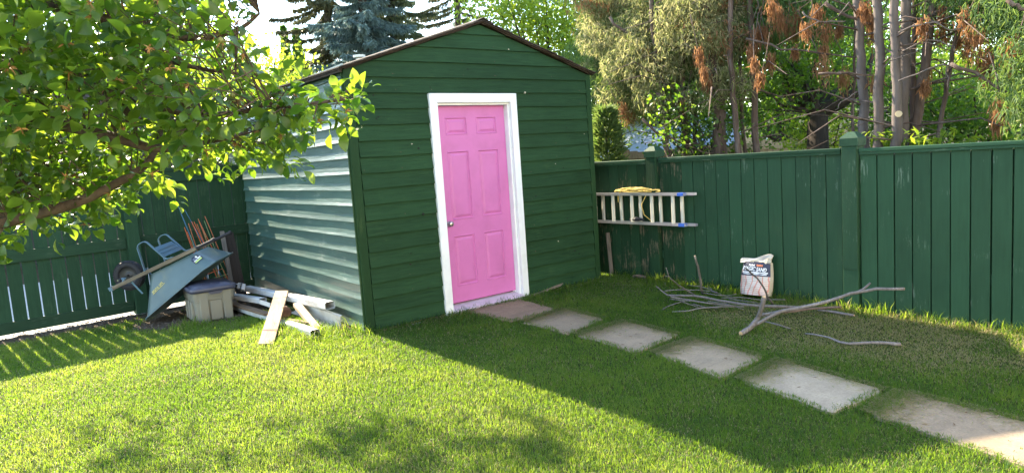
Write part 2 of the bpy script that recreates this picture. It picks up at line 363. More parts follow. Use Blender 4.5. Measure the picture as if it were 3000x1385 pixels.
# door frame
df = empty('door_frame'); df.parent = shed
def trim(poly, name='trim_board', y0=-.042, y1=-.004): MB().prism(poly, y0, y1).build(name, M_white, df, bevel=.002)
IX0, IX1, IZ1 = TX0 + .092, TX1 - .083, TZ1 - .092
trim([(TX0, -.02), (IX0, -.02), (IX0, IZ1), (TX0, TZ1)]); trim([(IX1, -.035), (TX1, -.035), (TX1, TZ1), (IX1, IZ1)]); trim([(TX0 + .001, TZ1 + .001), (IX0 + .001, IZ1 + .001), (IX1 - .001, IZ1 + .001), (TX1 - .001, TZ1 + .001)])
MB().box((IX0 - .006, -.003, .02), (IX0 + .024, .115, IZ1)).build('jamb', M_white, df); MB().box((IX1 - .024, -.003, .02), (IX1 + .006, .115, IZ1)).build('jamb', M_white, df)
MB().box((IX0 + .024, -.003, IZ1 - .022), (IX1 - .024, .115, IZ1 + .006)).build('jamb', M_white, df)
MB().box((IX0 + .024, .028, .05), (IX0 + .036, .062, IZ1 - .022)).build('door_stop', M_white, df); 
MB().box((IX1 - .036, .066, .05), (IX1 - .024, .1, IZ1 - .022)).build('door_stop', M_white, df)
MB().add([(IX0, -.075, .018), (IX1, -.075, .018), (IX1, .11, .055), (IX0, .11, .055), (IX0, -.075, -.012), (IX1, -.075, -.012), (IX1, .11, -.012), (IX0, .11, -.012)],
         [(0, 1, 2, 3), (4, 7, 6, 5), (0, 4, 5, 1), (1, 5, 6, 2), (2, 6, 7, 3), (3, 7, 4, 0)]).build('threshold', m_plain('worn_threshold_paint', (.56, .46, .52), .6, dirt=(.3, .26, .24), dfac=.6), df, bevel=.004)
MB().box((IX0 - .05, -.06, -.10), (IX1 + .05, -.02, -.014), j=.003).build('step_board', m_wood('door_step_timber', (.30, .23, .16), (.14, .1, .07), 0), df)
# door leaf with six moulded panels
DX0, DX1, DZ0, DZ1, DY = IX0 + .026, IX1 - .026, .070, IZ1 - .025, .060
DW, DH = DX1 - DX0, DZ1 - DZ0
cols = [(.125, .435), (.565, .875)]; rowsz = [(.083, .345), (.425, .775), (.855, .945)]
px_ = [0] + [v for c in cols for v in c] + [1]; pz_ = [0] + [v for c in rowsz for v in c] + [1]
dm = MB()
for i in range(5):
    for j in range(7):
        if i in (1, 3) and j in (1, 3, 5): continue
        a, b = DX0 + DW * px_[i], DX0 + DW * px_[i + 1]; c, d = DZ0 + DH * pz_[j], DZ0 + DH * pz_[j + 1]
        dm.add([(a, DY, c), (b, DY, c), (b, DY, d), (a, DY, d)], [(0, 1, 2, 3)])
dm.add([(DX0, DY, DZ0), (DX1, DY, DZ0), (DX1, DY, DZ1), (DX0, DY, DZ1), (DX0, DY + .044, DZ0), (DX1, DY + .044, DZ0), (DX1, DY + .044, DZ1), (DX0, DY + .044, DZ1)],
       [(4, 7, 6, 5), (0, 4, 5, 1), (1, 5, 6, 2), (2, 6, 7, 3), (3, 7, 4, 0)])
me = dm.mesh('door', M_pink); door = bpy.data.objects.new('door', me); link(door, shed); door['label'] = 'pink six panel door'
for c in cols:
    for r_ in rowsz:
        a, b = DX0 + DW * c[0], DX0 + DW * c[1]; lo, hi = DZ0 + DH * r_[0], DZ0 + DH * r_[1]; rings = []
        for ins, dep in ((0, 0), (.004, -.004), (.010, -.004), (.018, .009), (.026, .009), (.048, -.001), (.052, -.0015)):
            rings.append([(a + ins, DY + dep, lo + ins), (b - ins, DY + dep, lo + ins), (b - ins, DY + dep, hi - ins), (a + ins, DY + dep, hi - ins)])
        m = MB(); m.loft(rings, caps=False); m.add(rings[-1], [(0, 1, 2, 3)]); me = m.mesh('door_panel', M_pink); link(bpy.data.objects.new('door_panel', me), door)
kx, kz = DX0 + .062, .905
kn = MB(); kr = [(.0, .030), (.006, .031), (.010, .014), (.030, .012), (.036, .022), (.046, .028), (.056, .026), (.062, .014), (.0625, .0)]
kn.loft([[(kx + max(r_, .0005) * math.cos(t * math.pi / 8), DY - y, kz + max(r_, .0005) * math.sin(t * math.pi / 8)) for t in range(16)] for y, r_ in kr]); kn.build('door_knob', M_metal, door, smooth=True)

# ------------------------------------------------------------------ left fence
eL = Vector((1, .10, 0)).normalized(); rzL = math.atan2(.10, 1)
lf = empty('wooden_fence', (0, 4.1, 0), rzL, label='dark green board fence in shade with bright gaps, left of the shed', cat='fence')
s_ = -2.573 - .149 * 3
for k in range(24):
    a = s_ + .149 * k; gap = .016 if a < -1.4 else .009
    if -1.36 < a < -1.25: pass
    m = MB(); zb = float(g(a, 4.0)) + .055
    m.box((a + gap / 2 + random.uniform(-.003, .003), .0, zb), (a + .149 - gap / 2, .019, 1.655 + random.uniform(-.004, .004)), j=.0012)
    m.build('fence_board', M_fenceL, lf)
for z0, z1, nm in ((1.517, 1.655, 'top_rail'), (.727, .862, 'middle_rail'), (-.078, .058, 'bottom_rail')):
    MB().box((-3.1, -.036, z0), (-1.305, -.001, z1), j=.002).build(nm, M_fenceLr, lf, bevel=.003)
    MB().box((-1.145, -.036, z0 + .006), (.42, -.001, z1 + .006), j=.002).build(nm, M_fenceLr, lf, bevel=.003)
MB().box((-1.300, -.085, -.16), (-1.150, .06, 1.83), j=.003).build('fence_post', M_fenceL, lf, bevel=.006)
MB().box((-3.1, -.06, 1.658), (-1.305, .075, 1.70), j=.002).build('cap_rail', M_fenceLr, lf, bevel=.003)
MB().box((-1.145, -.06, 1.664), (.42, .075, 1.704), j=.002).build('cap_rail', M_fenceLr, lf, bevel=.003)

# ------------------------------------------------------------------ right fence
thR = math.atan2(.026, 1.0)
rfz = lambda y: float(g(0, y))
rfn = empty('wooden_fence', (3.455 - .026 * .9, 0, 0), -(math.pi / 2) + thR, label='green close board fence with capped posts, right of the shed', cat='fence')
# local frame: x runs towards the camera (-y in the world), local y = +x world (away from the lawn) after the turn
def fb(x0, x1, z0, z1, y0, y1, name, matl, bevel=.0, j=.0012): return MB().box((x0, y0, z0), (x1, y1, z1), j=j).build(name, matl, rfn, bevel=bevel)
def sec(x0, x1, pitch, top, matl_of):
    n = round((x1 - x0) / pitch)
    for k in range(n):
        a = x0 + (x1 - x0) * k / n; b = x0 + (x1 - x0) * (k + 1) / n; gp_ = random.uniform(.005, .008) if a < 2.6 else random.uniform(.009, .013)
        fb(a + gp_ / 2, b - gp_ / 2, rfz(-a) - .03, top, .0 + random.uniform(-.002, .002), .02, 'fence_board', matl_of(a))
def back_skin(x0, x1, pitch):  # second board layer added behind the gaps to keep them dark
    n = round((x1 - x0) / pitch)
    for k in range(n + 1):
        a = max(x0, x0 + (x1 - x0) * (k - .5) / n) + .012; b = min(x1, x0 + (x1 - x0) * (k + .5) / n) - .012
        if b - a > .03: fb(a, b, rfz(-a) + .02, 1.34, .062, .08, 'fence_board', M_fence)
back_skin(.735, 2.82, .147); back_skin(2.985, 6.2, .147)
sec(-1.4, .545, .147, 1.372, lambda a: M_fencew if a > -.4 else M_fence)
sec(.735, 2.82, .147, 1.384, lambda a: M_fencew if a < .95 else M_fence)
sec(2.985, 6.2, .147, 1.372, lambda a: M_fence)
for x0, x1, z in ((-1.4, .545, 1.374), (.735, 2.82, 1.386), (2.985, 6.2, 1.374)):
    fb(x0, x1, z, z + .034, -.028, .07, 'cap_rail', M_fenceR, .004); fb(x0, x1, z - .022, z - .001, -.022, -.002, 'cap_trim', M_fenceR)
for zr in (.25, 1.05):                                   # back rails seen only through the gaps
    fb(-1.4, 6.2, zr, zr + .09, .022, .06, 'back_rail', M_fenceR)
for x0, top, wear in ((.562, 1.43, True), (2.835, 1.435, False)):
    w_ = .142; p = fb(x0, x0 + w_, rfz(-x0) - .1, top, -.035, .11, 'fence_post', M_fencew if wear else M_fence, .004)
    c = MB(); a, b = x0 - .012, x0 + w_ + .012; y0, y1 = -.047, .122; cx, cy = (a + b) / 2, (y0 + y1) / 2
    rr = lambda i, z: [(a + i, y0 + i, z), (b - i, y0 + i, z), (b - i, y1 - i, z), (a + i, y1 - i, z)]
    c.loft([rr(0, top), rr(0, top + .07), rr(.006, top + .082), rr(.05, top + .125), rr(.06, top + .128)]); c.build('post_cap', M_fence, rfn)
    fb(x0 + .004, x0 + w_ - .004, .30, top - .012, -.042, -.036, 'post_facing', M_fencew if wear else M_fence, .002)
fb(.50, .64, .655, .675, -.12, -.04, 'ladder_hook', M_metal); fb(-.55, -.52, .655, .675, -.12, -.0, 'ladder_hook', M_metal)

# ------------------------------------------------------------------ paving stones
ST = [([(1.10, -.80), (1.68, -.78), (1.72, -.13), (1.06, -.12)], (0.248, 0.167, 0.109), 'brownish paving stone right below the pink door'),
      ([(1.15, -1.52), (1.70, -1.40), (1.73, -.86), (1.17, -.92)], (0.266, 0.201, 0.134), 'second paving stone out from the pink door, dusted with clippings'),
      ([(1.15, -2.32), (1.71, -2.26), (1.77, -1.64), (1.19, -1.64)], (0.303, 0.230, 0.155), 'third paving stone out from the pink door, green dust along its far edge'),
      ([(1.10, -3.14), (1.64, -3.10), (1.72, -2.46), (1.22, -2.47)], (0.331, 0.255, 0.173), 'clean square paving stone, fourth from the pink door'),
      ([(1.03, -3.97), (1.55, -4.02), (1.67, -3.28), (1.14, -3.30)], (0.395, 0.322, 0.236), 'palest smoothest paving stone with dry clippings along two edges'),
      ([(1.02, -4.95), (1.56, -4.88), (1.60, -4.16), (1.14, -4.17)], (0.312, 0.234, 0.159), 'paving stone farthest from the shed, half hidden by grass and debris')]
STONES = []
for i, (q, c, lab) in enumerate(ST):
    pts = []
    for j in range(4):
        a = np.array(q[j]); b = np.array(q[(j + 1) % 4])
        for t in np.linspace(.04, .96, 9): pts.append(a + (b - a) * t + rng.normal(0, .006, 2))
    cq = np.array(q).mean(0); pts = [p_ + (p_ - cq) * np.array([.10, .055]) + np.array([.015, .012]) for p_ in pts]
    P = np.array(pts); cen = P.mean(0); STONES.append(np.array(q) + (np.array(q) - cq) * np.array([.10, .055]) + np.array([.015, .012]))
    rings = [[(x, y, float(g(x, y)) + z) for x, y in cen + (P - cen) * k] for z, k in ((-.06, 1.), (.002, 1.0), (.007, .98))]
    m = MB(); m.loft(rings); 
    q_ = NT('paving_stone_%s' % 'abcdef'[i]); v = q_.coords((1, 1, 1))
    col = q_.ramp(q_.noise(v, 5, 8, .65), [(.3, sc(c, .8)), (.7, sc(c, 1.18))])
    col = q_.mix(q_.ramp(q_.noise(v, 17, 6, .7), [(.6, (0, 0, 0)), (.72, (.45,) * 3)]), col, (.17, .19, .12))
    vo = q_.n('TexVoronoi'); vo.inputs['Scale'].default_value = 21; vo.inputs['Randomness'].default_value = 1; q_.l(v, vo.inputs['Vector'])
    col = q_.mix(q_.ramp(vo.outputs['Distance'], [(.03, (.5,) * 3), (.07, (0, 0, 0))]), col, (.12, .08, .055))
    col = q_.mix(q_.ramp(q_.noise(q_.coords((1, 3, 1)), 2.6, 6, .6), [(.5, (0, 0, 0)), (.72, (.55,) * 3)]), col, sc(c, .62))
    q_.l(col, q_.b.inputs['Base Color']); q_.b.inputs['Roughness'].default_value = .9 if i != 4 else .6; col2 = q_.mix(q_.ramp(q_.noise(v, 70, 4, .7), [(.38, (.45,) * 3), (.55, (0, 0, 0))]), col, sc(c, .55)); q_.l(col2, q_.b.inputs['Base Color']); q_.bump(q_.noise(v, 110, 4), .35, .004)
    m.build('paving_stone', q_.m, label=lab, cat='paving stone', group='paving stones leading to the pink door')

# ------------------------------------------------------------------ things by the left fence: storage bin, wheelbarrow, cages, boards
M_tub = m_plain('beige_tub_plastic', (.205, .195, .16), .5, var=.08, scale=4, bump=.04, dirt=(.25, .22, .15), dfac=.35)
M_lid = m_plain('dark_blue_lid_plastic', (.05, .053, .085), .38, var=.06, bump=.03, spec=.5, dirt=(.1, .1, .1), dfac=.3)
def rrect(cx, cy, hx, hy, r, n=4):
    out = []
    for sx, sy, a0 in ((1, -1, -90), (1, 1, 0), (-1, 1, 90), (-1, -1, 180)):
        for i in range(n + 1):
            a = R(a0 + 90 * i / n); out.append((cx + sx * (hx - r) + r * math.cos(a), cy + sy * (hy - r) + r * math.sin(a)))
    return out
binr = empty('storage_bin', (-.745, 2.54, -.075), R(-3), label='beige plastic storage bin with dark blue lid beside the overturned wheelbarrow', cat='storage bin')
tub = MB()
tub.loft([[(x, y, z) for x, y in rrect(0, 0, hx, hy, .06)] for z, hx, hy in ((0, .185, .255), (.005, .19, .26), (.25, .212, .288), (.255, .222, .298), (.36, .232, .308), (.375, .236, .312))], caps=True)
tub.build('tub', M_tub, binr, smooth=False)
for x in (-.165, .085):                                   # ribs and the raised panel of the near end
    MB().box((x, -.306, .01), (x + .095, -.27, .36)).build('tub_rib', M_tub, binr, bevel=.008)
MB().box((-.066, -.307, .295), (.081, -.27, .355)).build('end_grip', M_tub, binr, bevel=.006)
MB().box((-.058, -.292, .02), (.074, -.26, .25)).build('end_panel', M_tub, binr, bevel=.006)
for y in (-.16, -.02, .12): MB().box((-.232, y, .02), (-.19, y + .06, .24)).build('tub_rib', M_tub, binr, bevel=.008)
lid = MB()
lid.loft([[(x, y, z) for x, y in rrect(0, 0, hx, hy, r)] for z, hx, hy, r in ((.352, .249, .325, .07), (.375, .252, .328, .07), (.398, .25, .326, .07), (.404, .243, .319, .065), (.400, .225, .30, .05), (.402, .215, .29, .05), (.416, .205, .28, .05), (.430, .13, .19, .05), (.436, .02, .03, .01))])
lido = lid.build('lid', M_lid, binr, smooth=True)
MB().prism([(-.07, .352), (.09, .352), (.075, .330), (.05, .322), (-.03, .322), (-.055, .330)], -.330, -.318).build('lid_tab', M_lid, lido)
for x in (-.10, .0, .10): MB().box((x - .008, -.23, .40), (x + .008, .22, .4325)).build('lid_ridge', M_lid, lido, bevel=.003)

U = Vector((.738, -.570, .365)).normalized(); Wd = Vector((.592, .804, .05)); Vv = U.cross(Wd).normalized(); Wd = Vv.cross(U).normalized()
wb = empty('wheelbarrow', (-1.63, 3.12, .36), label='overturned blue-grey wheelbarrow leaning on the beige bin by the left fence', cat='wheelbarrow')
wb.matrix_world = Matrix(((U.x, Wd.x, Vv.x, -1.63), (U.y, Wd.y, Vv.y, 3.12), (U.z, Wd.z, Vv.z, .36), (0, 0, 0, 1)))
M_tray = m_plain('blue_grey_tray_paint', (.062, .112, .125), .42, var=.12, scale=5, bump=.06, spec=.5, dirt=(.16, .17, .09), dfac=.5)
M_steel = m_plain('blue_steel_paint', (.085, .175, .25), .38, .2, var=.08, bump=.03, spec=.5, dirt=(.16, .15, .13), dfac=.4)
M_beam = m_wood('weathered_handle_wood', (.20, .165, .12), (.07, .055, .04), 0, .75, .5, wear=(.33, .30, .24), wfac=.4)
M_rub = m_plain('black_rubber', (.018, .018, .022), .75, bump=.2)
# tray, upside down: the side profile (a along, c up), rim below
bw = .26
def trayring(k):                                           # k 0 = floor of the tray (on top now), 1 = rim
    a0 = .42 - .255 * k; a1 = 1.03 + .185 * k; c0 = -.045 - .44 * k; c1 = -.035 - .155 * k
    b0 = .03 - .115 * k; b1 = .49 + .115 * k; r = .09 + .05 * k; out = []
    for (x, y) in rrect((a0 + a1) / 2, (b0 + b1) / 2, (a1 - a0) / 2, (b1 - b0) / 2, r, 5):
        t = (x - a0) / (a1 - a0); bow = .10 * k * math.sin(math.pi * min(1, max(0, t))) * (.55 if True else 1)
        out.append((x, y, c0 + (c1 - c0) * t + bow * .55 - .03 * k * t))
    return out
rings = [trayring(k) for k in (0, .06, .25, .5, .75, .97)]
rim = trayring(1.0); rimo = [(x + (.018 if x > .7 else -.018) * (abs(x - .7) > .4), y + (-.018 if y < .26 else .018), z) for x, y, z in rim]
rimd = [(x, y, z - .014) for x, y, z in rimo]
cen = (.72, .26, -.038)
tr = MB(); tr.loft(rings + [rim, rimo, rimd], caps=False); n0 = len(rings[0]); tr.add([cen] + rings[0], [(0, 1 + i, 1 + (i + 1) % n0) for i in range(n0)])
inner = [[(x * .985 + .7 * .015, y * .97 + .26 * .03, z - .008) for x, y, z in q] for q in rings + [rim]]
tr.loft(inner, caps=False); tr.add([(cen[0], cen[1], cen[2] - .008)] + inner[0], [(0, 1 + i, 1 + (i + 1) % n0) for i in range(n0)])
tray = tr.build('tray', M_tray, wb, smooth=True)
for b in (0, .52):
    m = MB(); m.box((.0, b - .02, -.021), (1.09, b + .02, .021), j=.001)
    hb = m.build('handle', M_beam, wb, bevel=.004)
    gr = MB(); gr.loft([[(a, b + r_ * math.cos(t * math.pi / 5), r_ * math.sin(t * math.pi / 5)) for t in range(10)] for a, r_ in ((1.085, .021), (1.11, .024), (1.13, .019), (1.25, .018), (1.29, .021), (1.31, .026), (1.325, .024), (1.332, .008))])
    gr.build('grip', M_rub, hb, smooth=True)
    MB().box((-.03, b - .028, -.024), (.012, b + .028, .026)).build('end_plate', M_steel, hb, bevel=.003)
    # bent flat leg
    path = [(.425, 0), (.438, .03), (.495, .285), (.510, .305), (.530, .318), (.565, .325), (.60, .318), (.622, .30), (.712, .055), (.73, .036), (.80, .026)]
    lg = MB(); rr_ = []
    for i, (a, c) in enumerate(path):
        p0 = path[max(0, i - 1)]; p1 = path[min(len(path) - 1, i + 1)]; tx, tz = p1[0] - p0[0], p1[1] - p0[1]; l_ = math.hypot(tx, tz); nx_, nz_ = -tz / l_ * .004, tx / l_ * .004
        rr_.append([(a - nx_, b - .018, c - nz_), (a + nx_, b - .018, c + nz_), (a + nx_, b + .018, c + nz_), (a - nx_, b + .018, c - nz_)])
    lg.loft(rr_); lo_ = lg.build('leg', M_steel, wb)
    MB().tube([(.15, b, .022), (.20, b, .045), (.155, b, .05)], .013, 6).build('axle_bracket', M_steel, wb)
    MB().bar((.215, b + (.03 if b == 0 else -.03), -.015), (.262, b + (.03 if b == 0 else -.03), -.20), .018, .006, (0, 1, 0)).build('tray_brace', M_steel, wb)
pl = MB(); pl.add([(.640, .018, .212), (.640, .502, .212), (.712, .502, .070), (.712, .018, .070), (.634, .018, .209), (.634, .502, .209), (.706, .502, .067), (.706, .018, .067)], [(0, 1, 2, 3), (7, 6, 5, 4), (0, 4, 5, 1), (1, 5, 6, 2), (2, 6, 7, 3), (3, 7, 4, 0)])
pl = pl.build('leg_plate', M_steel, wb)
for f_ in (.3, .62): MB().bar((.648 + .072 * f_, .03, .205 - .142 * f_ + .002), (.648 + .072 * f_, .49, .205 - .142 * f_ + .002), .006, .004, (1, 0, .5)).build('plate_ridge', M_steel, pl)
wh = empty('wheel'); wh.parent = wb; wh.location = (.108, .26, .055)
def ringmesh(prof, n=28): 
    m = MB(); rings = [[(r_ * math.cos(2 * math.pi * i / n), y, r_ * math.sin(2 * math.pi * i / n)) for i in range(n)] for y, r_ in prof]; m.loft(rings + [rings[0]], caps=False); return m
ringmesh([(-.045, .115), (-.052, .135), (-.045, .162), (-.025, .176), (0, .179), (.025, .176), (.045, .162), (.052, .135), (.045, .115), (.03, .10), (-.03, .10)]).build('tyre', M_rub, wh, smooth=True)
tr_ = MB()
for i in range(36):
    a = 2 * math.pi * i / 36
    for sgn in (-1, 1):
        c_, s_ = math.cos(a + .04 * sgn), math.sin(a + .04 * sgn); tr_.bar((.174 * c_, sgn * .012, .174 * s_), (.160 * c_, sgn * .048, .160 * s_), .014, .016, (c_, 0, s_))
tr_.build('tread', M_rub, wh)
M_rimd = m_plain('dark_rim_paint', (.03, .03, .03), .5)
ringmesh([(-.03, .102), (-.022, .085), (-.012, .04), (-.03, .03), (-.03, .012), (.03, .012), (.03, .03), (.012, .04), (.022, .085), (.03, .102)]).build('rim', M_rimd, wh, smooth=True)
MB().tube([(0, -.27, 0), (0, .27, 0)], .009, 8).build('axle', M_metal, wh)

FONT = None
def text_mesh(txt, size, matl, name, parent=None, bold=.0, width=None, shear=0., ext=.0006):
    c = bpy.data.curves.new('lettering', 'FONT'); c.body = txt; c.size = size; c.extrude = ext; c.offset = bold; c.align_x = 'CENTER'; c.align_y = 'CENTER'; c.shear = shear
    o = bpy.data.objects.new('lettering', c); COL.objects.link(o); dg = bpy.context.evaluated_depsgraph_get(); dg.update()
    me = bpy.data.meshes.new_from_object(o.evaluated_get(dg)); bpy.data.objects.remove(o); me.materials.clear(); me.materials.append(matl)
    if width: 
        xs = [v.co.x for v in me.vertices]; k = width / (max(xs) - min(xs))
        for v in me.vertices: v.co.x *= k
    return link(bpy.data.objects.new(name, me), parent)
# print on the tray's near side: frame of that sloping side
dep = bpy.context.evaluated_depsgraph_get()
def side_pt(a, c):                                         # nearest side of the tray at (a, c) in barrow space
    ok, loc, nor, _ = tray.ray_cast(Vector((a, -.6, c)), Vector((0, 1, 0)))
    return (loc, nor) if ok else (Vector((a, -.02, c)), Vector((0, -1, .2)))
def place_print(o, a, c, ang, off=.003):
    bpy.context.view_layer.update(); loc, nor = side_pt(a, c)
    if nor.y > 0: nor = -nor
    x = Vector((math.cos(ang), 0, math.sin(ang))); x = (x - nor * x.dot(nor)).normalized(); y = nor.cross(x)
    loc = loc + nor * off
    o.matrix_local = Matrix(((x.x, y.x, nor.x, loc.x), (x.y, y.y, nor.y, loc.y), (x.z, y.z, nor.z, loc.z), (0, 0, 0, 1)))
M_yel = m_plain('yellow_print', (.62, .52, .16), .6, bump=0); M_wht = m_plain('white_print', (.75, .76, .78), .6, bump=0); M_nav = m_plain('navy_print', (.03, .035, .07), .5, bump=0)
M_lime = m_plain('lime_print', (.55, .70, .22), .6, bump=0)
bpy.context.view_layer.update()
ANG = math.atan2(.068, .173)
tm = MB()                                                  # two worn yellow words, too rubbed to read
for i in range(12):
    if i == 7: continue
    x = -.083 + i * .0142; tm.box((x, -.013 + .002 * (i % 3), -.0005), (x + .0045, .014, .0008)).box((x + .0045, (-.002, .008, -.012)[i % 3], -.0005), (x + .0115, (.004, .014, -.006)[i % 3], .0008))
t1 = tm.build('tray_lettering', M_yel, tray); place_print(t1, .48, -.212, ANG, .004)
for dx, dz, w_, h_ in ((0, -.022, .19, .005),):
    q = MB().box((-w_ / 2, -h_ / 2, -.0005), (w_ / 2, h_ / 2, .0008)).build('tray_underline', M_yel, tray); place_print(q, .488, -.232, ANG, .004)
stick = MB().prism([(-.055, -.045), (.05, -.05), (.058, -.02), (.03, .05), (-.03, .055), (-.06, .02)], -.0008, .0008).build('tray_sticker', M_nav, tray)
stick.data.transform(Matrix.Rotation(R(-90), 4, 'X')); place_print(stick, 1.035, -.112, ANG + .25, .004)
for (x0, z0, x1, z1), mm in (((-.046, -.038, .044, -.022), M_lime), ((-.046, -.014, .0, -.004), M_wht), ((.006, -.014, .046, .008), M_wht), ((-.04, .004, -.008, .03), m_plain('slate_print', (.12, .15, .22), .6, bump=0)), ((.0, .012, .02, .04), M_wht)):
    q = MB().box((x0, z0, .001), (x1, z1, .0022)).build('sticker_print', mm, stick)

# wire plant cages standing against the fence
def cage(base, top, rb, rt, colr, nl, rings, name, lab, ph=0., extra=.0):
    m_ = m_plain(name + '_wire', colr, .5, .1, var=.15, bump=0); root = empty('plant_cage', tuple(base), label=lab, cat='plant cage', group='wire plant cages by the left fence')
    B = Vector(base); T = Vector(top); ax = (T - B); e1 = ax.cross(Vector((0, 1, 0))).normalized(); e2 = ax.cross(e1).normalized(); B0 = Vector((0, 0, 0))
    pt = lambda f_, a: B0 + ax * f_ + (e1 * math.cos(a) + e2 * math.sin(a)) * (rb + (rt - rb) * f_)
    for i in range(nl):
        a = ph + 2 * math.pi * i / nl; en = 1 + random.uniform(-.1, .06) + extra
        MB().tube([pt(f_ * en, a + .05 * math.sin(f_ * 3 + i)) for f_ in (-.02, .3, .6, .8, 1)], .0042, 6).build('cage_wire', m_, root)
    for f_ in rings: MB().tube([pt(f_, 2 * math.pi * i / 18) for i in range(19)], .0036, 6, caps=False).build('cage_ring', m_, root)
    return root
cage((-.36, 3.34, -.10), (-.60, 3.55, .98), .17, .10, (.50, .10, .035), 5, (.22, .40, .58), 'orange', 'orange-red wire plant cage behind the barrow handle', .3)
cage((-.30, 3.42, -.10), (-.50, 3.62, .98), .15, .11, (.42, .12, .05), 4, (.30, .50), 'rust', 'rusty orange wire plant cage nearest the shed wall', 1.2)
cage((-.33, 3.50, -.10), (-.68, 3.72, 1.24), .14, .03, (.03, .13, .24), 3, (.35, .55), 'blue', 'tall blue wire plant cage with its tip above the others', .8)
cage((-.38, 3.30, -.10), (-.52, 3.50, .92), .18, .12, (.14, .22, .10), 3, (.26, .36, .52), 'green', 'dull green wire plant cage among the orange ones', 2.1)
M_grey = m_wood('grey_weathered_board', (.15, .13, .11), (.05, .042, .036), 2, .85, .6); M_brownb = m_wood('dark_stained_board', (.035, .026, .02), (.015, .011, .009), 2, .8, .5)
def board(a, b, wx, wy, up, matl, lab, name='loose_board', cat='board', group=None, bev=.002):
    a = Vector(a); b = Vector(b); d = (b - a).normalized(); x = d.cross(Vector(up)).normalized(); y = x.cross(d); L_ = (b - a).length
    o = MB().box((-wx / 2, -wy / 2, 0), (wx / 2, wy / 2, L_), j=.0015).build(name, matl, bevel=bev, label=lab, cat=cat, group=group)
    o.matrix_world = Matrix(((x.x, y.x, d.x, a.x), (x.y, y.y, d.y, a.y), (x.z, y.z, d.z, a.z), (0, 0, 0, 1))); return o
board((-.30, 3.10, -.09), (-.215, 3.62, .83), .055, .02, (0, -1, .4), M_grey, 'narrow grey board leaning beside the wire cages with a sunlit edge')
board((-.17, 3.20, -.09), (-.125, 3.66, .80), .13, .022, (0, -1, .4), M_brownb, 'wide dark brown board leaning in the corner of shed and fence')

# ------------------------------------------------------------------ pile of downspouts and offcuts along the shed wall
M_spout = m_plain('white_downspout_enamel', (.52, .53, .54), .4, var=.05, scale=5, bump=.05, spec=.5, dirt=(.28, .22, .15), dfac=.65)
M_gutter = m_plain('grey_gutter_enamel', (.50, .48, .44), .5, var=.08, scale=4, bump=.06, dirt=(.3, .24, .17), dfac=.5)
M_pine = m_wood('sunbleached_board', (.50, .38, .25), (.30, .20, .12), 2, .8, .35, wear=(.62, .54, .43), wfac=.5)
M_brown = m_wood('brown_offcut', (.22, .14, .085), (.09, .055, .035), 2, .85, .5)
PG = 'scrap pile along the shed wall'
def spout(a, b, w_, h_, lab, up=(0, 0, 1), joint=None, name='downspout'):
    a = Vector(a); b = Vector(b); d = (b - a).normalized(); x = d.cross(Vector(up)).normalized(); y = x.cross(d); L_ = (b - a).length
    root = empty(name, tuple(a), label=lab, cat='downspout', group=PG); root.matrix_world = Matrix(((x.x, y.x, d.x, a.x), (x.y, y.y, d.y, a.y), (x.z, y.z, d.z, a.z), (0, 0, 0, 1)))
    def tubeseg(z0, z1, k, nm):
        o = [[(px * k, py * k, z) for px, py in rrect(0, 0, w_ / 2, h_ / 2, .014, 2)] for z in (z0, z1)]; i_ = [[(px * k * .94, py * k * .93, z) for px, py in rrect(0, 0, w_ / 2, h_ / 2, .012, 2)] for z in (z1, z0)]
        m = MB(); m.loft([o[0], o[1], i_[0], i_[1], o[0]], caps=False); m.build(nm, M_spout, root)
    if joint: tubeseg(0, L_ * joint, 1, 'pipe'); tubeseg(L_ * joint - .05, L_, 1.09, 'pipe_sleeve')
    else: tubeseg(0, L_, 1, 'pipe')
    return root
spout((-.14, 3.05, .11), (-.15, .50, .215), .095, .07, 'long white downspout on top of the scrap pile against the shed', joint=.62)
spout((-.36, 2.98, .06), (-.30, 2.02, .105), .085, .065, 'short white downspout whose open end faces the camera')
spout((-.43, 2.70, -.02), (-.45, .20, .045), .085, .06, 'lowest white downspout lying along the grass edge', joint=.45)
def angle_gutter(a, b, lab):
    m = MB(); prof = [(-.0, .0), (.055, .01), (.06, .125), (.075, .135), (.073, .14), (.053, .128), (.048, .016), (0, .006)]
    rings = [[(a[0] + dx, a[1] + (b[1] - a[1]) * t, a[2] + (b[2] - a[2]) * t + dz) for dx, dz in [(q[0] + (b[0] - a[0]) * t, q[1]) for q in prof]] for t in (0, .5, 1)]
    return m.loft(rings).build('gutter', M_gutter, label=lab, cat='gutter', group=PG)
angle_gutter((-.20, 1.45, .02), (-.19, .32, -.005), 'grey metal gutter length at the near end of the pile')
board((-.86, .36, .0), (-.20, 1.66, .235), .135, .022, (0, -.2, 1), M_pine, 'wide pale board with two dark bands lying across the pipes', cat='board', group=PG)
for t in (.26, .83):
    p = Vector((-.86, .36, .0)).lerp(Vector((-.20, 1.66, .235)), t)
pb = [o for o in bpy.data.objects if o.get('label', '').startswith('wide pale board')][0]
for z in (.30, 1.22):
    MB().box((-.069, .0108, z), (.069, .0118, z + .045), j=.002).build('dark_band', m_plain('board_band', (.12, .06, .05), .8), pb)
board((-.34, .36, .0), (-.22, 1.20, .15), .075, .04, (0, -.2, 1), M_pine, 'stubby pale offcut leaning on the pile near the gutter', group=PG)
board((-.46, 2.75, .02), (-.46, 1.42, .06), .09, .02, (0, 0, 1), M_brown, 'brown weathered board between the two lower pipes', group=PG)
board((-.47, 1.22, .05), (-.33, .62, .05), .05, .03, (0, 0, 1), M_brown, 'brown offcut under the wide pale board', group=PG)
board((-.27, 3.55, .18), (-.17, 2.40, .16), .012, .008, (0, 0, 1), M_spout, 'thin white strip on the back of the pile', name='metal_strip', cat='strip', group=PG)
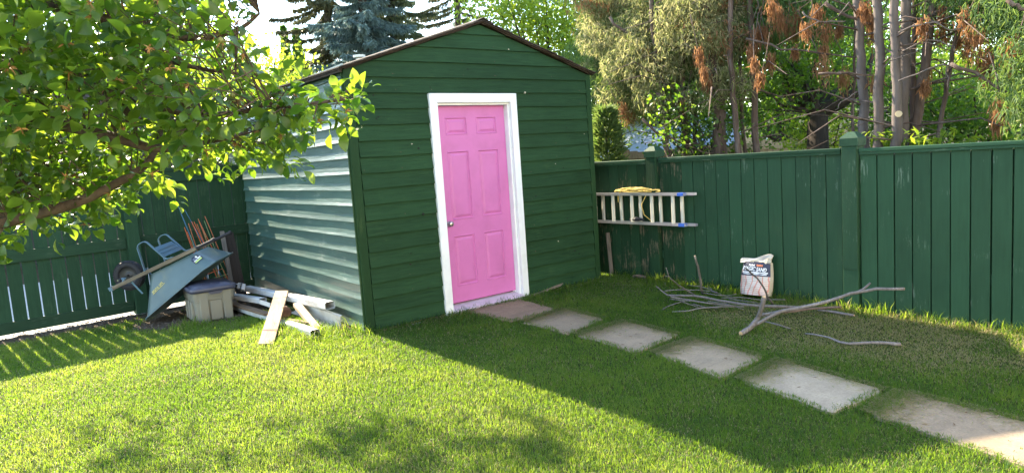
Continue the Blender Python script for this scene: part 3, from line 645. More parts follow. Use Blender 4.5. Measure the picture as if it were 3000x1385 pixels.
m = MB(); m.tube([(0, 0, 0), (-.02, -.10, .0), (-.03, -.14, .01)], [.062, .064, .06], 12); m.build('rusty_can', m_plain('rusty_metal', (.13, .065, .04), .85, .3, var=.4, scale=25, bump=.6), smooth=False, loc=(-.345, 1.27, .095), label='rusty brown can wedged under the pale board', cat='can', group=PG)
for k, (p, rz, lab) in enumerate((((-.22, 3.05, .15), 40, 'white downspout clip at the far end of the pile, upright'), ((-.25, 2.86, .16), 75, 'white downspout clip at the far end of the pile, lying over'))):
    m = MB(); o = rrect(0, 0, .05, .04, .01, 2); m.loft([[(x * s1, z, y * s1) for x, y in o] for s1, z in ((1, -.02), (1, .02), (.86, .02), (.86, -.02), (1, -.02))], caps=False)
    m.build('downspout_clip', M_spout, loc=p, rot=(R(20 * k), R(25), R(rz)), label=lab, cat='clip', group=PG)
m = MB(); m.box((-.05, -.11, 0), (.05, .11, .004)).box((-.05, -.11, 0), (-.046, .11, .05)).build('flashing', M_gutter, loc=(-.30, 1.86, .065), rot=(R(6), R(15), R(12)), label='bent grey flashing piece beside the open downspout end', cat='flashing', group=PG)

# ------------------------------------------------------------------ by the right fence: ladder, rope, bag, stake
fx = lambda y: 3.455 + .026 * (-.9 - y)                    # face of the right fence
M_alu = m_plain('ladder_aluminium', (.62, .62, .64), .38, .85, var=.08, bump=.03, dirt=(.35, .3, .25), dfac=.3)
M_rung = m_plain('ladder_rung', (.60, .58, .50), .5, .25, var=.05, bump=.03); M_blue = m_plain('blue_ladder_cap', (.03, .12, .48), .45, bump=0)
lad = empty('extension_ladder', (fx(-.5) - .075, -.5, .68), label='aluminium extension ladder hung sideways on the right fence', cat='ladder')
def rail(y0, y1, x, z, cap, w_=.028):
    m = MB(); s1 = .5
    m.box((x - .02, y0 + s1, z), (x + .02, y1 + s1, z + .004)).box((x - .02, y0 + s1, z + .004), (x - .016, y1 + s1, z + w_)).box((x + .016, y0 + s1, z + .004), (x + .02, y1 + s1, z + w_))
    o = m.build('ladder_rail', M_alu, lad)
    if cap: MB().box((x - .024, y0 + s1 + .02, z - .003), (x + .024, y0 + s1 + .10, z + w_ + .003)).build('rail_cap', M_blue, o)
rail(-1.17, 1.6, -.028, .315, True); rail(-1.17, 1.6, -.028, -.025, True); rail(-1.265, 1.5, .022, .315, False); rail(-1.265, 1.5, .022, -.025, False)
for k in range(8):
    y = -.991 + .303 * k
    for x, dy in ((-.028, 0), (.022, -.088)):
        m = MB(); m.loft([[(x + cx, y + dy + .5 + cy, z) for cx, cy in rrect(0, 0, .014, .019, .008, 2)] for z in (.0, .32)]); m.build('rung', M_rung, lad)
M_rope = m_plain('yellow_rope', (.58, .42, .12), .85, var=.2, scale=90, bump=.5, bscale=300)
m = MB(); base = Vector((fx(-.5) - .085, -.45, 1.045))
for k in range(9):
    a = random.uniform(.14, .30); b = random.uniform(.025, .045); ph = random.uniform(0, 6); oy = random.uniform(-.08, .08); oz = random.uniform(-.004, .03)
    m.tube([base + Vector((b * math.sin(t * .52 + ph) * .9, oy + a * math.cos(t * .52 + ph), oz + .012 * math.sin(t * 1.3 + k))) for t in range(13)], .0055, 6)
m.tube([base + Vector((0, .25, 0)), base + Vector((-.03, .27, -.04)), base + Vector((-.035, .265, -.13))], .005, 6)
m.tube([base + Vector((-.02, -.17, -.03)), base + Vector((-.03, -.09, -.16)), base + Vector((.0, -.10, -.28)), base + Vector((.02, -.19, -.35))], .005, 6)
m.build('rope', M_rope, smooth=True, label='coil of yellow rope lying on top of the ladder', cat='rope')
m = MB(); m.tube([(fx(-.5) - .09, -.34, .705), (fx(-.5) - .11, -.45, .72), (fx(-.5) - .09, -.55, .71)], [.016, .026, .010], 8); m.build('tool_grip', M_rub, label='dark tool resting on the lower ladder rail', cat='tool')
board((3.36, .02, -.01), (3.365, .06, .53), .05, .02, (0, -1, 0), M_grey, 'grey stake standing in the gap between shed and right fence', name='wooden_stake', cat='stake')
m = MB(); m.tube([(0, 0, 0), (.02, -.08, .01), (.03, -.17, .0)], [.022, .026, .018], 7, wob=.15); m.build('bark_chunk', m_plain('bark', (.09, .07, .055), .95, var=.4, scale=30, bump=.8), loc=(3.35, -.34, .012), label='short chunk of bark at the foot of the ladder fence', cat='bark')
m = MB(); m.prism([(0, 0), (.60, .055), (.66, .085), (.56, .08), (.25, .05), (0, .045)], -.02, .02); m.build('split_board', m_wood('split_board_wood', (.20, .155, .12), (.07, .05, .04), 0, .9, .8), loc=(1.84, -.085, -.035), rot=(R(-20), 0, R(4)), label='split weathered board at the shed foot right of the door', cat='board')

# paper sack
M_sack = m_plain('cream_sack_paper', (.55, .50, .42), .75, var=.08, scale=8, bump=.25, bscale=35, dirt=(.36, .27, .2), dfac=.5)
def m_front():
    q = NT('sack_front_print'); v = q.coords((1, 1, 1), False)
    c = q.mix(q.ramp(q.noise(v, 7, 4, .6), [(.4, (0, 0, 0)), (.6, (1, 1, 1))]), (.55, .50, .46), (.62, .45, .40))
    wv = q.n('TexWave'); wv.inputs['Scale'].default_value = 4.5; wv.inputs['Distortion'].default_value = 9.; q.l(v, wv.inputs['Vector'])
    c = q.mix(q.ramp(wv.outputs['Fac'], [(.86, (0, 0, 0)), (.93, (.75,) * 3)]), c, (.55, .12, .08))
    w2 = q.n('TexWave'); w2.inputs['Scale'].default_value = 15; w2.inputs['Distortion'].default_value = 7.; w2.bands_direction = 'Z'; q.l(v, w2.inputs['Vector'])
    c = q.mix(q.ramp(w2.outputs['Fac'], [(.88, (0, 0, 0)), (.95, (.6,) * 3)]), c, (.10, .16, .12))
    q.l(c, q.b.inputs['Base Color']); q.b.inputs['Roughness'].default_value = .5; q.bump(q.noise(v, 22, 4), .4, .01); return q.m
sack = empty('sand_sack', (3.30, -2.0, -.03), R(-90), label='torn paper sack with dark printed band leaning on the right fence', cat='sack')
sack.rotation_euler = (R(-12), 0, R(-86)); sack.scale = (.9, .9, .88); sack.location = (3.335, -2.0, -.02)
hw = lambda z: .165 + .012 * math.sin(z * 9) - .02 * max(0, z - .36)
def sring(z):
    th_ = .075 * (1 - .55 * max(0, z - .1) / .38) + .012; w_ = hw(z); n = 12; out = []
    for i in range(n + 1): t = i / n * 2 - 1; out.append((w_ * t, -th_ * (1 - .55 * abs(t) ** 3) + .004 * math.sin(z * 40 + t * 5), z))
    for i in range(n, -1, -1): t = i / n * 2 - 1; out.append((w_ * t * .99, th_ * (1 - .4 * abs(t) ** 3), z))
    return out
zz = [0, .02, .06, .10, .14, .18, .22, .26, .30, .34, .365, .385]
m = MB()
rg = [sring(z) for z in zz]; n_ = len(rg[0])
for i in range(len(zz) - 1):
    for j in range(n_):
        quad = [rg[i][j], rg[i][(j + 1) % n_], rg[i + 1][(j + 1) % n_], rg[i + 1][j]]
        m.add(quad, [(0, 1, 2, 3)], (0 if j > 11 else (1 if zz[i] < .22 else 2)))
m.add(rg[0], [tuple(range(n_))], 0)
M_band = m_plain('navy_sack_print', (.025, .03, .06), .5, var=.2, bump=.25, bscale=30)
m.build('sack_body', [M_sack, m_front(), M_band], sack, smooth=True)
fl = MB(); rings = []
for i in range(13):
    t = i / 12 * 2 - 1; h = .035 + .075 * max(0, (t + .2) / 1.2) ** .8 - .03 * max(0, t - .8) * 5; x = t * .175 - (.02 if t < -.9 else 0)
    rings.append([(x, -.05, .375 + .012 * math.sin(t * 8)), (x, -.045 + .02 * math.sin(i), .385 + h * .5), (x + .004, -.01, .39 + h), (x + .004, -.004, .39 + h), (x, -.03, .385 + h * .45), (x, -.035, .372)])
fl.loft(rings); fl.build('torn_flap', M_sack, sack, smooth=False)
fy = lambda x, z: -(.075 * (1 - .55 * max(0, z - .1) / .38) + .012) * (1 - .55 * abs(x / .165) ** 3) - .006
def sackprint(o, x, z, tilt=-.03):
    o.parent = sack; o.location = (x, fy(x * .8, z), z); o.rotation_euler = (R(90) - .11, tilt, 0)
sackprint(text_mesh('MAGIC SAND', .062, M_wht, 'sack_lettering', bold=.002, width=.285, shear=.2), .0, .298, .05)
sackprint(text_mesh('joint', .04, M_wht, 'sack_small_print', bold=.001, width=.07), -.045, .345, .05) if False else None
for (x0, z0, x1, z1, mm) in ((-.075, .333, -.005, .352, M_wht), (.02, .333, .09, .353, m_plain('orange_print', (.70, .20, .10), .6, bump=0)), (-.155, .253, .15, .266, M_wht), (-.15, .236, .14, .246, M_wht)):
    m = MB(); 
    m.loft([[(x0 + (x1 - x0) * i / 8, fy(x0 + (x1 - x0) * i / 8, (z0 + z1) / 2) - .001, z0 + .003 * math.sin(i * 2.4)), (x0 + (x1 - x0) * i / 8, fy(x0 + (x1 - x0) * i / 8, (z0 + z1) / 2) - .001 + .002, z1 + .003 * math.sin(i * 1.7))] for i in range(9)], caps=False, closed=False); m.build('sack_print', mm, sack)

# ------------------------------------------------------------------ fallen branches on the lawn
M_bark = m_wood('grey_branch_bark', (.19, .172, .168), (.075, .066, .064), 2, .85, .6, wear=(.34, .31, .30), wfac=.4)
M_barkb = m_wood('brown_branch_bark', (.15, .105, .085), (.06, .045, .036), 2, .85, .6)
M_cut = m_plain('cut_wood_end', (.50, .33, .18), .8)
BZ = lambda x, y: (1900 + x / 3.22, 720 + y / 3.22)
GB = 'cut branches lying on the lawn'
def limb(path, r0, r1, matl, parent=None, cut=True, n=7, root=None):
    """path: (x, y, height or None, ...) points already in the world"""
    P = [Vector(p) for p in path]; Q = []
    for i in range(len(P) - 1):                          # a little crookedness
        for t in (0, .5):
            q = P[i].lerp(P[i + 1], t)
            if t: q = q + Vector((random.uniform(-1, 1), random.uniform(-1, 1), random.uniform(-.4, .6))) * (P[i + 1] - P[i]).length * .035
            Q.append(q)
    Q.append(P[-1]); k = len(Q); rad = [(r0 + (r1 - r0) * i / (k - 1)) * (.86 if r0 > .008 else 1.) for i in range(k)]
    o = MB().tube([q - root for q in Q], rad, n, wob=.12).build('limb', matl, parent, smooth=True)
    if cut:
        for i, s_ in ((0, 1), (k - 1, -1)):
            if rad[i] > .009:
                d = (Q[i] - Q[i + s_]).normalized(); MB().tube([Q[i] - root, Q[i] + d * .0015 - root], rad[i] * .86, n).build('cut_end', M_cut, o)
    return o
def branch(lab, limbs, matl=None):
    root = Vector(limbs[0][0][0]); e = empty('cut_branch', tuple(root), label=lab, cat='branch', group=GB)
    for path, r0, r1 in limbs: limb(path, r0, r1, matl or M_bark, e, root=root)
    return e
def bp(*pts): return [tuple(gp(*BZ(x, y), h)) for x, y, h in pts]
branch('big forked grey branch, a thick Y propped up over the others', [
    (bp((870, 825, .02), (960, 770, .04), (1030, 690, .10), (1060, 600, .20), (1090, 480, .32)), .026, .024),
    (bp((900, 800, .03), (1010, 740, .06), (1120, 680, .12), (1260, 612, .18), (1420, 585, .20), (1600, 545, .24), (1760, 500, .28), (1900, 450, .32), (2150, 405, .36), (2415, 405, .37)), .019, .015),
    (bp((1960, 440, .325), (2020, 410, .345), (2090, 352, .38)), .013, .010), (bp((1060, 650, .12), (1160, 635, .13), (1260, 610, .17)), .018, .012)])
branch('long grey branch crossing the pile with a splayed twiggy left end', [
    (bp((180, 465, .09), (430, 470, .10), (650, 512, .09), (850, 545, .09), (1060, 566, .09), (1300, 572, .08), (1480, 582, .06)), .012, .017),
    (bp((180, 465, .09), (120, 420, .12), (70, 380, .16)), .009, .005), (bp((210, 480, .08), (330, 500, .06), (560, 540, .05), (830, 568, .05)), .011, .008)])
branch('brownish straight branch with its cut end toward the green post', [(bp((1070, 655, .05), (1240, 625, .05), (1460, 602, .05), (1650, 585, .05), (1812, 578, .06)), .011, .015)], M_barkb)
branch('short pale grey pole poking out beneath the branch pile', [(bp((1600, 605, .02), (1760, 625, .02), (1940, 655, .02)), .013, .014)])
branch('thick stub of branch standing up at the left of the pile', [(bp((510, 450, .05), (495, 400, .14), (492, 330, .24), (475, 240, .36), (450, 150, .48), (437, 95, .55)), .015, .011)])
branch('slim bent twig rising at the far left of the pile', [(bp((435, 462, .07), (370, 425, .12), (290, 375, .20), (205, 305, .30), (188, 280, .33), (165, 205, .42)), .008, .004), (bp((190, 290, .32), (158, 285, .33)), .005, .003)])
branch('slim grey twig slanting up in front of the sack', [(bp((1172, 552, .08), (1120, 480, .18), (1090, 400, .28), (1030, 310, .38), (960, 250, .45), (908, 205, .52)), .012, .007)])
branch('low curved twig at the near left edge of the pile', [(bp((225, 622, .01), (380, 612, .015), (480, 588, .02), (700, 572, .03), (900, 572, .04)), .007, .006)])
for k, (pts, lab) in enumerate([([(150, 425, .05), (320, 412, .05), (480, 415, .05), (650, 436, .04)], 'thin twig along the back of the pile, nearest the fence'),
      ([(370, 370, .03), (480, 380, .06), (560, 405, .06), (645, 440, .05)], 'thin arched twig behind the standing stub'),
      ([(690, 492, .06), (880, 486, .07), (1050, 508, .05), (1295, 506, .08)], 'thin twig running past the foot of the sack'),
      ([(118, 608, .01), (180, 570, .02), (250, 545, .03), (340, 520, .05)], 'thin curved twig nearest the door at the pile edge'),
      ([(300, 520, .05), (400, 555, .03), (470, 580, .02)], 'tiny twig forking down at the pile edge'),
      ([(560, 520, .06), (700, 540, .05), (780, 560, .04), (900, 600, .02)], 'thin twig under the long grey branch')]):
    branch(lab, [(bp(*pts), .0055, .0035)])
for k, (pts, lab) in enumerate([([(200, 500, .06), (420, 520, .07), (640, 545, .06)], 'thin straight twig hugging the long grey branch'), ([(500, 440, .08), (620, 460, .09), (760, 470, .07), (830, 452, .10)], 'thin twig with an upturned tip behind the long branch'),
      ([(420, 545, .04), (520, 575, .03), (660, 590, .02)], 'short thin twig in front of the long grey branch'), ([(560, 385, .05), (600, 430, .08), (690, 455, .07)], 'short thin twig leaning behind the pile'),
      ([(760, 500, .08), (900, 520, .08), (1060, 545, .07)], 'thin twig lying along the top of the long branch')]): branch(lab, [(bp(*pts), .0055, .003)])
branch('half buried pale stick in the grass below the forked branch', [(bp((1080, 710, .012), (1200, 738, .015), (1340, 782, .005)), .009, .008)])
branch('loose bent stick lying alone on the dry grass', [(bp((1480, 825, .01), (1600, 842, .02), (1700, 862, .025), (1800, 905, .02), (1890, 922, .02), (2100, 912, .03), (2250, 914, .03), (2380, 930, .025)), .006, .014)])

# ------------------------------------------------------------------ grass
def m_grass():
    q = NT('grass_blades'); q.t.nodes.remove(q.b); src = q.n('Attribute', attribute_name='tint').outputs['Fac']
    cf = q.ramp(src, [(0, (.016, .055, .012)), (.35, (.042, .112, .018)), (.62, (.095, .155, .034)), (.78, (.22, .20, .09)), (1, (.38, .32, .19))])
    cb = q.ramp(src, [(0, (.13, .28, .02)), (.35, (.27, .43, .03)), (.62, (.43, .52, .07)), (.78, (.46, .40, .16)), (1, (.46, .38, .21))])
    d = q.n('BsdfPrincipled'); d.inputs['Roughness'].default_value = .5; d.inputs['Specular IOR Level'].default_value = .25; q.l(cf, d.inputs['Base Color'])
    t = q.n('BsdfTranslucent'); q.l(cb, t.inputs['Color']); mx = q.n('MixShader'); mx.inputs[0].default_value = .5
    q.l(d.outputs[0], mx.inputs[1]); q.l(t.outputs[0], mx.inputs[2]); q.l(mx.outputs[0], q.out.inputs['Surface']); return q.m
M_grass = m_grass()
def inside(P, q):
    ok = np.ones(len(P), bool)
    for i in range(4):
        a = q[i]; b = q[(i + 1) % 4]; ok &= ((b[0] - a[0]) * (P[:, 1] - a[1]) - (b[1] - a[1]) * (P[:, 0] - a[0])) > 0
    return ok
def shrink(q, d):
    c = q.mean(0); return c + (q - c) * (1 - d / np.linalg.norm(q - c, axis=1, keepdims=True))
def blades(P, h, lean, wdt, tint, ang=None):
    n = len(P); a = rng.uniform(0, 2 * np.pi, n) if ang is None else ang; b = a + rng.normal(0, .6, n) + np.pi / 2
    D = np.stack([np.cos(a), np.sin(a), np.zeros(n)], 1); X = np.stack([np.cos(b), np.sin(b), np.zeros(n)], 1) * (wdt / 2)[:, None]
    B = np.column_stack([P, g(P[:, 0], P[:, 1]) - .006]); up = np.array([0, 0, 1.])
    mid = B + up * (h * .55)[:, None] + D * (h * lean * .3)[:, None]; tip = B + up * (h * np.cos(lean * .8))[:, None] + D * (h * lean * .9)[:, None]
    V = np.stack([B - X, B + X, mid - X * .85, mid + X * .85, tip], 1).reshape(-1, 3); i = np.arange(n)[:, None] * 5
    F = np.concatenate([i + [0, 1, 3], i + [0, 3, 2], i + [2, 3, 4]]); return V, F, np.repeat(tint, 5)
def grass():
    N = 1150000
    P = np.column_stack([rng.uniform(-4.6, 3.72, N), rng.uniform(-6.2, 4.0, N)])
    x, y, z = proj(np.column_stack([P, g(P[:, 0], P[:, 1]) + .03]).T.T) if False else (None, None, None)
    d = np.column_stack([P, g(P[:, 0], P[:, 1]) + .03]) - CC; zc = d @ CF; px = 1500 + FPX * (d @ CR) / zc; py = 692.5 - FPX * (d @ CU) / zc
    ok = (zc > .6) & (px > -500) & (px < 3450) & (py < 1800)
    P = P[ok]; dist = np.linalg.norm(P - CC[:2], axis=1)
    ok = rng.random(len(P)) < np.minimum(1, (3.0 / dist) ** .75); P = P[ok]; dist = dist[ok]
    X, Y = P[:, 0], P[:, 1]
    ok = ~((X > -.04) & (X < 3.16) & (Y > -.03)) & (X < 3.44 + .026 * (-.9 - Y)) & (Y < fence_y(X) - .02)
    ok &= rng.random(len(P)) > dirt_w(X, Y) * 1.02
    for i, q in enumerate(STONES):
        rag = .035 + .075 * vnoise(X, Y, .06, 20 + i) - .035 * (rng.random(len(P)))
        c = q.mean(0); ok &= ~inside((P - c) / (1 - rag[:, None] * 2.2) + c, q)
    P = P[ok]; dist = dist[ok]; X, Y = P[:, 0], P[:, 1]; n = len(P)
    big = vnoise(X, Y, .9, 5); med = vnoise(X, Y, .22, 6); fine = vnoise(X, Y, .06, 7)
    h = .018 + .016 * med + .013 * fine + rng.normal(0, .005, n)
    fe = 3.45 + .026 * (-.9 - Y) - X; tall = np.clip(1 - fe / .28, 0, 1) * (Y < 0); h += tall * rng.random(n) ** 2 * .12
    wall = np.clip(1 - np.abs(Y + .05) / .12, 0, 1) * (X > -.1) * (X < 3.1); h += wall * rng.random(n) ** 2 * .06
    pile = np.clip(1 - np.hypot((X + .45) / .35, (Y - .75) / 1.1), 0, 1) + np.clip(1 - np.hypot((X + .02) / .3, (Y - .1) / .3), 0, 1) + np.clip(1 - np.hypot((X + 1.0) / .3, (Y - 2.15) / .25), 0, 1); h += np.minimum(pile, 1) * rng.random(n) ** 1.6 * .13
    # how dry each patch is: worn right-hand lawn by the fence, left-hand lawn yellowed to look sunlit, lush middle
    dry = np.clip(1 - np.hypot((X - 2.75) / 1.0, (Y + 3.3) / 1.7), 0, 1) * 2.7 + np.clip(1 - np.hypot((X - 2.9) / .9, (Y + .6) / .6), 0, 1) * .7 + np.clip(1 - np.hypot((X + 2.2) / 1.3, (Y + 2.6) / 1.2), 0, 1) * .35
    dry = dry * (.15 + 1.2 * vnoise(X, Y, .38, 9) * (.45 + vnoise(X, Y, .13, 10))) + .16 * np.clip((vnoise(X, Y, .55, 8) - .5) * 3, 0, 1) * (X < 1)
    lush = np.clip(1 - np.abs(X - .6) / 1.4, 0, 1)
    tint = .30 + .30 * (big - .5) + .24 * (med - .5) + rng.normal(0, .10, n) - .10 * lush + .10 * (X < -.2)  # yellower tint left of the shed paints in the sunlit lawn
    strawp = np.clip(.09 + .05 * (X < -.1) + dry * .75, 0, .9); st = rng.random(n) < strawp; tint = np.where(st, rng.uniform(.66, 1.0, n), np.clip(tint, 0, .64))  # extra straw on the left imitates the paler sunlit grass
    lean = rng.uniform(.2, 1.25, n) + st * .4; h = np.where(st, h * .75, h) * (1 - .25 * np.clip(dry, 0, 1))
    wdt = (.0022 + .0012 * rng.random(n)) * np.maximum(1, dist / 3.0) ** .6
    V, F, T = blades(P, h, lean, wdt, tint)
    np_obj('grass', V, F, M_grass, T, kind='stuff', label='short mown lawn grass, lush in the middle and dry by the right fence')
    # tall tufts left by the mower
    C_ = []
    for yy in np.arange(-4.6, -.6, .055): C_.append((3.38 + .026 * (-.9 - yy) + rng.normal(0, .03), yy + rng.normal(0, .04), rng.uniform(.5, 1.15)))
    for _ in range(26): C_.append((rng.uniform(-.75, -.3), rng.uniform(.0, .9), rng.uniform(.5, .95)))
    for _ in range(16): C_.append((rng.uniform(-.28, .06), rng.uniform(-.10, .45), rng.uniform(.5, 1.1)))
    for _ in range(14): C_.append((rng.uniform(-1.3, -.95), rng.uniform(1.85, 2.35), rng.uniform(.5, .95)))
    for _ in range(8): C_.append((rng.uniform(2.5, 3.3), rng.uniform(-.1, -.04), rng.uniform(.3, .7)))
    for _ in range(10): C_.append((rng.uniform(-1.75, -1.4), rng.uniform(2.75, 3.2), rng.uniform(.3, .6)))
    PP, H, L_, W_, T_ = [], [], [], [], []
    for cx, cy, k in C_:
        m = rng.integers(7, 16); PP.append(np.column_stack([cx + rng.normal(0, .028, m), cy + rng.normal(0, .028, m)])); H.append(rng.uniform(.06, .17, m) * k); L_.append(rng.uniform(.2, 1.1, m)); W_.append(rng.uniform(.0045, .0085, m)); T_.append(np.where(rng.random(m) < .12, .8, rng.uniform(.1, .6, m)))
    V, F, T = blades(np.concatenate(PP), np.concatenate(H), np.concatenate(L_), np.concatenate(W_), np.concatenate(T_))
    np_obj('grass_tufts', V, F, M_grass, T, kind='stuff', label='long uncut grass tufts along the fence foot and round the junk')
    # clippings lying on the far edges of the stones and scattered on the lawn
    A, an = [], []
    for i, q in enumerate(STONES):
        m = 4600 if i else 1200; uu, vv = rng.random(m), np.minimum(1.08, np.abs(rng.normal(0, .17, m))) - .09
        side = rng.random(m) < .35; e0 = q[3] + (q[2] - q[3]) * uu[:, None]; e1 = q[0] + (q[1] - q[0]) * uu[:, None]; p = e0 + (e1 - e0) * vv[:, None]
        f0 = q[2] + (q[1] - q[2]) * uu[:, None]; f1 = q[3] + (q[0] - q[3]) * uu[:, None]; p2 = f0 + (f1 - f0) * vv[:, None]; A.append(np.where(side[:, None], p2, p))
    m = 6000; A.append(np.column_stack([rng.uniform(-3.4, 3.3, m), rng.uniform(-5.2, 2.4, m)])); on_lawn = m
    P = np.concatenate(A); n = len(P); a = rng.uniform(0, 2 * np.pi, n); l = rng.uniform(.012, .042, n); wd = rng.uniform(.0018, .0046, n)
    zb = g(P[:, 0], P[:, 1]) + .010 + rng.random(n) * .007; zb[-on_lawn:] += .018; l[-on_lawn:] *= .7; wd[-on_lawn:] *= .7
    D = np.stack([np.cos(a), np.sin(a), rng.normal(0, .12, n)], 1) * (l / 2)[:, None]; Xd = np.stack([-np.sin(a), np.cos(a), np.zeros(n)], 1) * wd[:, None]; B = np.column_stack([P, zb])
    V = np.stack([B - D - Xd * .5, B - D + Xd * .5, B + D], 1).reshape(-1, 3); F = np.arange(n)[:, None] * 3 + [0, 1, 2]
    t = np.where(rng.random(n) < .74, rng.uniform(.68, 1, n), rng.uniform(.0, .5, n)); t[-on_lawn:] = rng.uniform(.6, 1, on_lawn)
    np_obj('grass_clippings', V, F, M_grass, np.repeat(t, 3), kind='stuff', label='dry mown clippings scattered on paving stones and lawn')
grass()
# dead leaves and needles on the stones
m = MB()
for _ in range(80):
    q = STONES[random.randrange(1, 6)]; u_, v_ = random.random(), random.random(); p = q[0] * (1 - u_) * (1 - v_) + q[1] * u_ * (1 - v_) + q[2] * u_ * v_ + q[3] * (1 - u_) * v_
    a = random.uniform(0, 6.3); l = random.uniform(.006, .022); w_ = l * random.uniform(.12, .3); z = float(g(*p)) + .011; c_, s_ = math.cos(a), math.sin(a)
    m.add([(p[0] + c_ * dx - s_ * dy, p[1] + s_ * dx + c_ * dy, z + dz) for dx, dy, dz in ((-l, 0, 0), (0, -w_, .002), (l, 0, .001), (0, w_, .003))], [(0, 1, 2, 3)])
m.build('fallen_leaves', m_plain('dead_leaf', (.14, .075, .04), .9, var=.4), kind='stuff', label='small dead leaves and needles lying on the paving stones')
# crumbs of soil and litter by the left fence
V, F = [], []
Nn = 5200; P = np.column_stack([rng.uniform(-3.2, .0, Nn), rng.uniform(1.5, 4.05, Nn)]); P = P[rng.random(Nn) < dirt_w(P[:, 0], P[:, 1])]; n = len(P)
r_ = rng.uniform(.004, .016, n) ; B = np.column_stack([P, g(P[:, 0], P[:, 1]) + .002])
oc = np.array([[1, 0, 0], [-.6, .8, 0], [-.5, -.9, 0], [0, 0, .9]]); V = (B[:, None, :] + oc[None] * r_[:, None, None] * rng.uniform(.6, 1.3, (n, 4, 1))).reshape(-1, 3)
F = (np.arange(n)[:, None, None] * 4 + np.array([[0, 1, 3], [1, 2, 3], [2, 0, 3]])[None]).reshape(-1, 3)
np_obj('soil_crumbs', V, F, m_plain('soil_crumb', (.10, .075, .055), 1., var=.6, scale=30, bump=0), kind='stuff', label='crumbs of dry soil and litter along the left fence')

# ------------------------------------------------------------------ foliage tools
def pip(x, y, poly):                                       # points in polygon
    x = np.asarray(x); y = np.asarray(y); c = np.zeros(x.shape, bool); n = len(poly)
    for i in range(n):
        x0, y0 = poly[i]; x1, y1 = poly[(i + 1) % n]
        with np.errstate(divide='ignore', invalid='ignore'): c ^= ((y0 > y) != (y1 > y)) & (x < (x1 - x0) * (y - y0) / (y1 - y0 + 1e-9) + x0)
    return c
def unit(v): return v / np.linalg.norm(v, axis=-1, keepdims=True)
def leafquads(P, size, flat=.0, droop=.3, asp=.55):
    """small folded leaves at points P: 4 verts, 2 triangles each"""
    n = len(P); d = rng.normal(0, 1, (n, 3)); d[:, 2] -= droop; d = unit(d); r_ = rng.normal(0, 1, (n, 3)); r_[:, 2] += flat; w_ = unit(np.cross(d, r_)); nn = np.cross(w_, d)
    L_ = (size * rng.uniform(.6, 1.3, n))[:, None]; q = L_ * asp * .5
    V = np.stack([P - d * L_ * .5, P + w_ * q + nn * q * .35, P + d * L_ * .5, P - w_ * q + nn * q * .35], 1).reshape(-1, 3)
    i = np.arange(n)[:, None] * 4; return V, np.concatenate([i + [0, 1, 2], i + [0, 2, 3]]), 4
def strands(P, D, L_, w0, k=3):
    """thin tapering shoots starting at P along D (unit), sagging"""
    n = len(P); side = unit(np.cross(D, rng.normal(0, 1, (n, 3)))) * w0[:, None]; sag = np.array([0, 0, -1.]) * (L_ * rng.uniform(.05, .35, n))[:, None]
    m_ = P + D * (L_ * .5)[:, None] + sag * .3; t_ = P + D * L_[:, None] + sag
    V = np.stack([P - side * .5, P + side * .5, m_ - side * .6, m_ + side * .6, t_], 1).reshape(-1, 3); i = np.arange(n)[:, None] * 5
    return V, np.concatenate([i + [0, 1, 3], i + [0, 3, 2], i + [2, 3, 4]]), 5
def clumpy(n, centres, spread, flat=1.):
    c = centres[rng.integers(0, len(centres), n)]; p = rng.normal(0, 1, (n, 3)); p = p / np.maximum(1, np.linalg.norm(p, axis=1, keepdims=True) / 1.5) * spread; p[:, 2] *= flat; return c + p

# ------------------------------------------------------------------ apple tree, its crown hanging in from the left
M_abark = m_plain('apple_bark', (.075, .05, .038), .9, var=.4, scale=25, bump=.9, bscale=90, dirt=(.14, .12, .09), dfac=.5)
LC = ((.020, .060, .015), (.065, .130, .030), (.13, .31, .018), (.50, .64, .05))
M_aleaf = m_leaf('apple_leaf', *LC, trans=.45, rough=.36, spec=.5); M_aleafo = m_leaf('single_apple_leaf', *LC, trans=.45, rough=.36, obj=True, spec=.5)
apple = empty('apple_tree', (-3.02, -2.85, -.06), label='apple tree with glossy round leaves reaching in over the lawn', cat='tree')
A0 = Vector((-3.02, -2.85, -.06)); LIMBS = []
def alimb(pts, r0, r1, sub=4):
    P = [Vector(p) for p in pts]; Q = []
    for i in range(len(P) - 1):
        p0, p1, p2, p3 = P[max(0, i - 1)], P[i], P[i + 1], P[min(len(P) - 1, i + 2)]
        for j in range(sub):
            t = j / sub; Q.append(.5 * ((2 * p1) + (p2 - p0) * t + (2 * p0 - 5 * p1 + 4 * p2 - p3) * t * t + (3 * p1 - p0 - 3 * p2 + p3) * t ** 3))
    Q.append(P[-1]); k = len(Q); LIMBS.extend(np.array(q) for q in Q)
    MB().tube([q - A0 for q in Q], [r0 + (r1 - r0) * i / (k - 1) for i in range(k)], 9, wob=.10).build('limb', M_abark, apple, smooth=True)
def ap(*l): return [tuple(at(x, y, D)) for x, y, D in l]
FORK = tuple(at(-190, 745, 3.02))
MB().tube([Vector(p) - A0 for p in ((-3.02, -2.85, -.1), (-3.03, -2.86, .25), (-3.0, -2.9, .7), FORK)], [.14, .11, .10, .085], 12, wob=.08).build('trunk', M_abark, apple, smooth=True)
alimb([FORK] + ap((-80, 690, 2.95), (0, 656, 2.9), (130, 622, 2.85), (250, 583, 2.8), (340, 538, 2.76), (420, 490, 2.76), (455, 440, 2.8), (470, 380, 2.9)), .024, .009)
alimb([FORK] + ap((-120, 500, 3.0), (70, 372, 2.85), (170, 366, 2.8), (345, 407, 2.7), (463, 437, 2.66), (560, 425, 2.65), (690, 400, 2.6)), .030, .007)
alimb([FORK] + ap((-150, 300, 3.1), (60, 190, 3.1), (200, 215, 3.0), (300, 254, 2.9), (372, 328, 2.85), (400, 370, 2.9)), .036, .009)
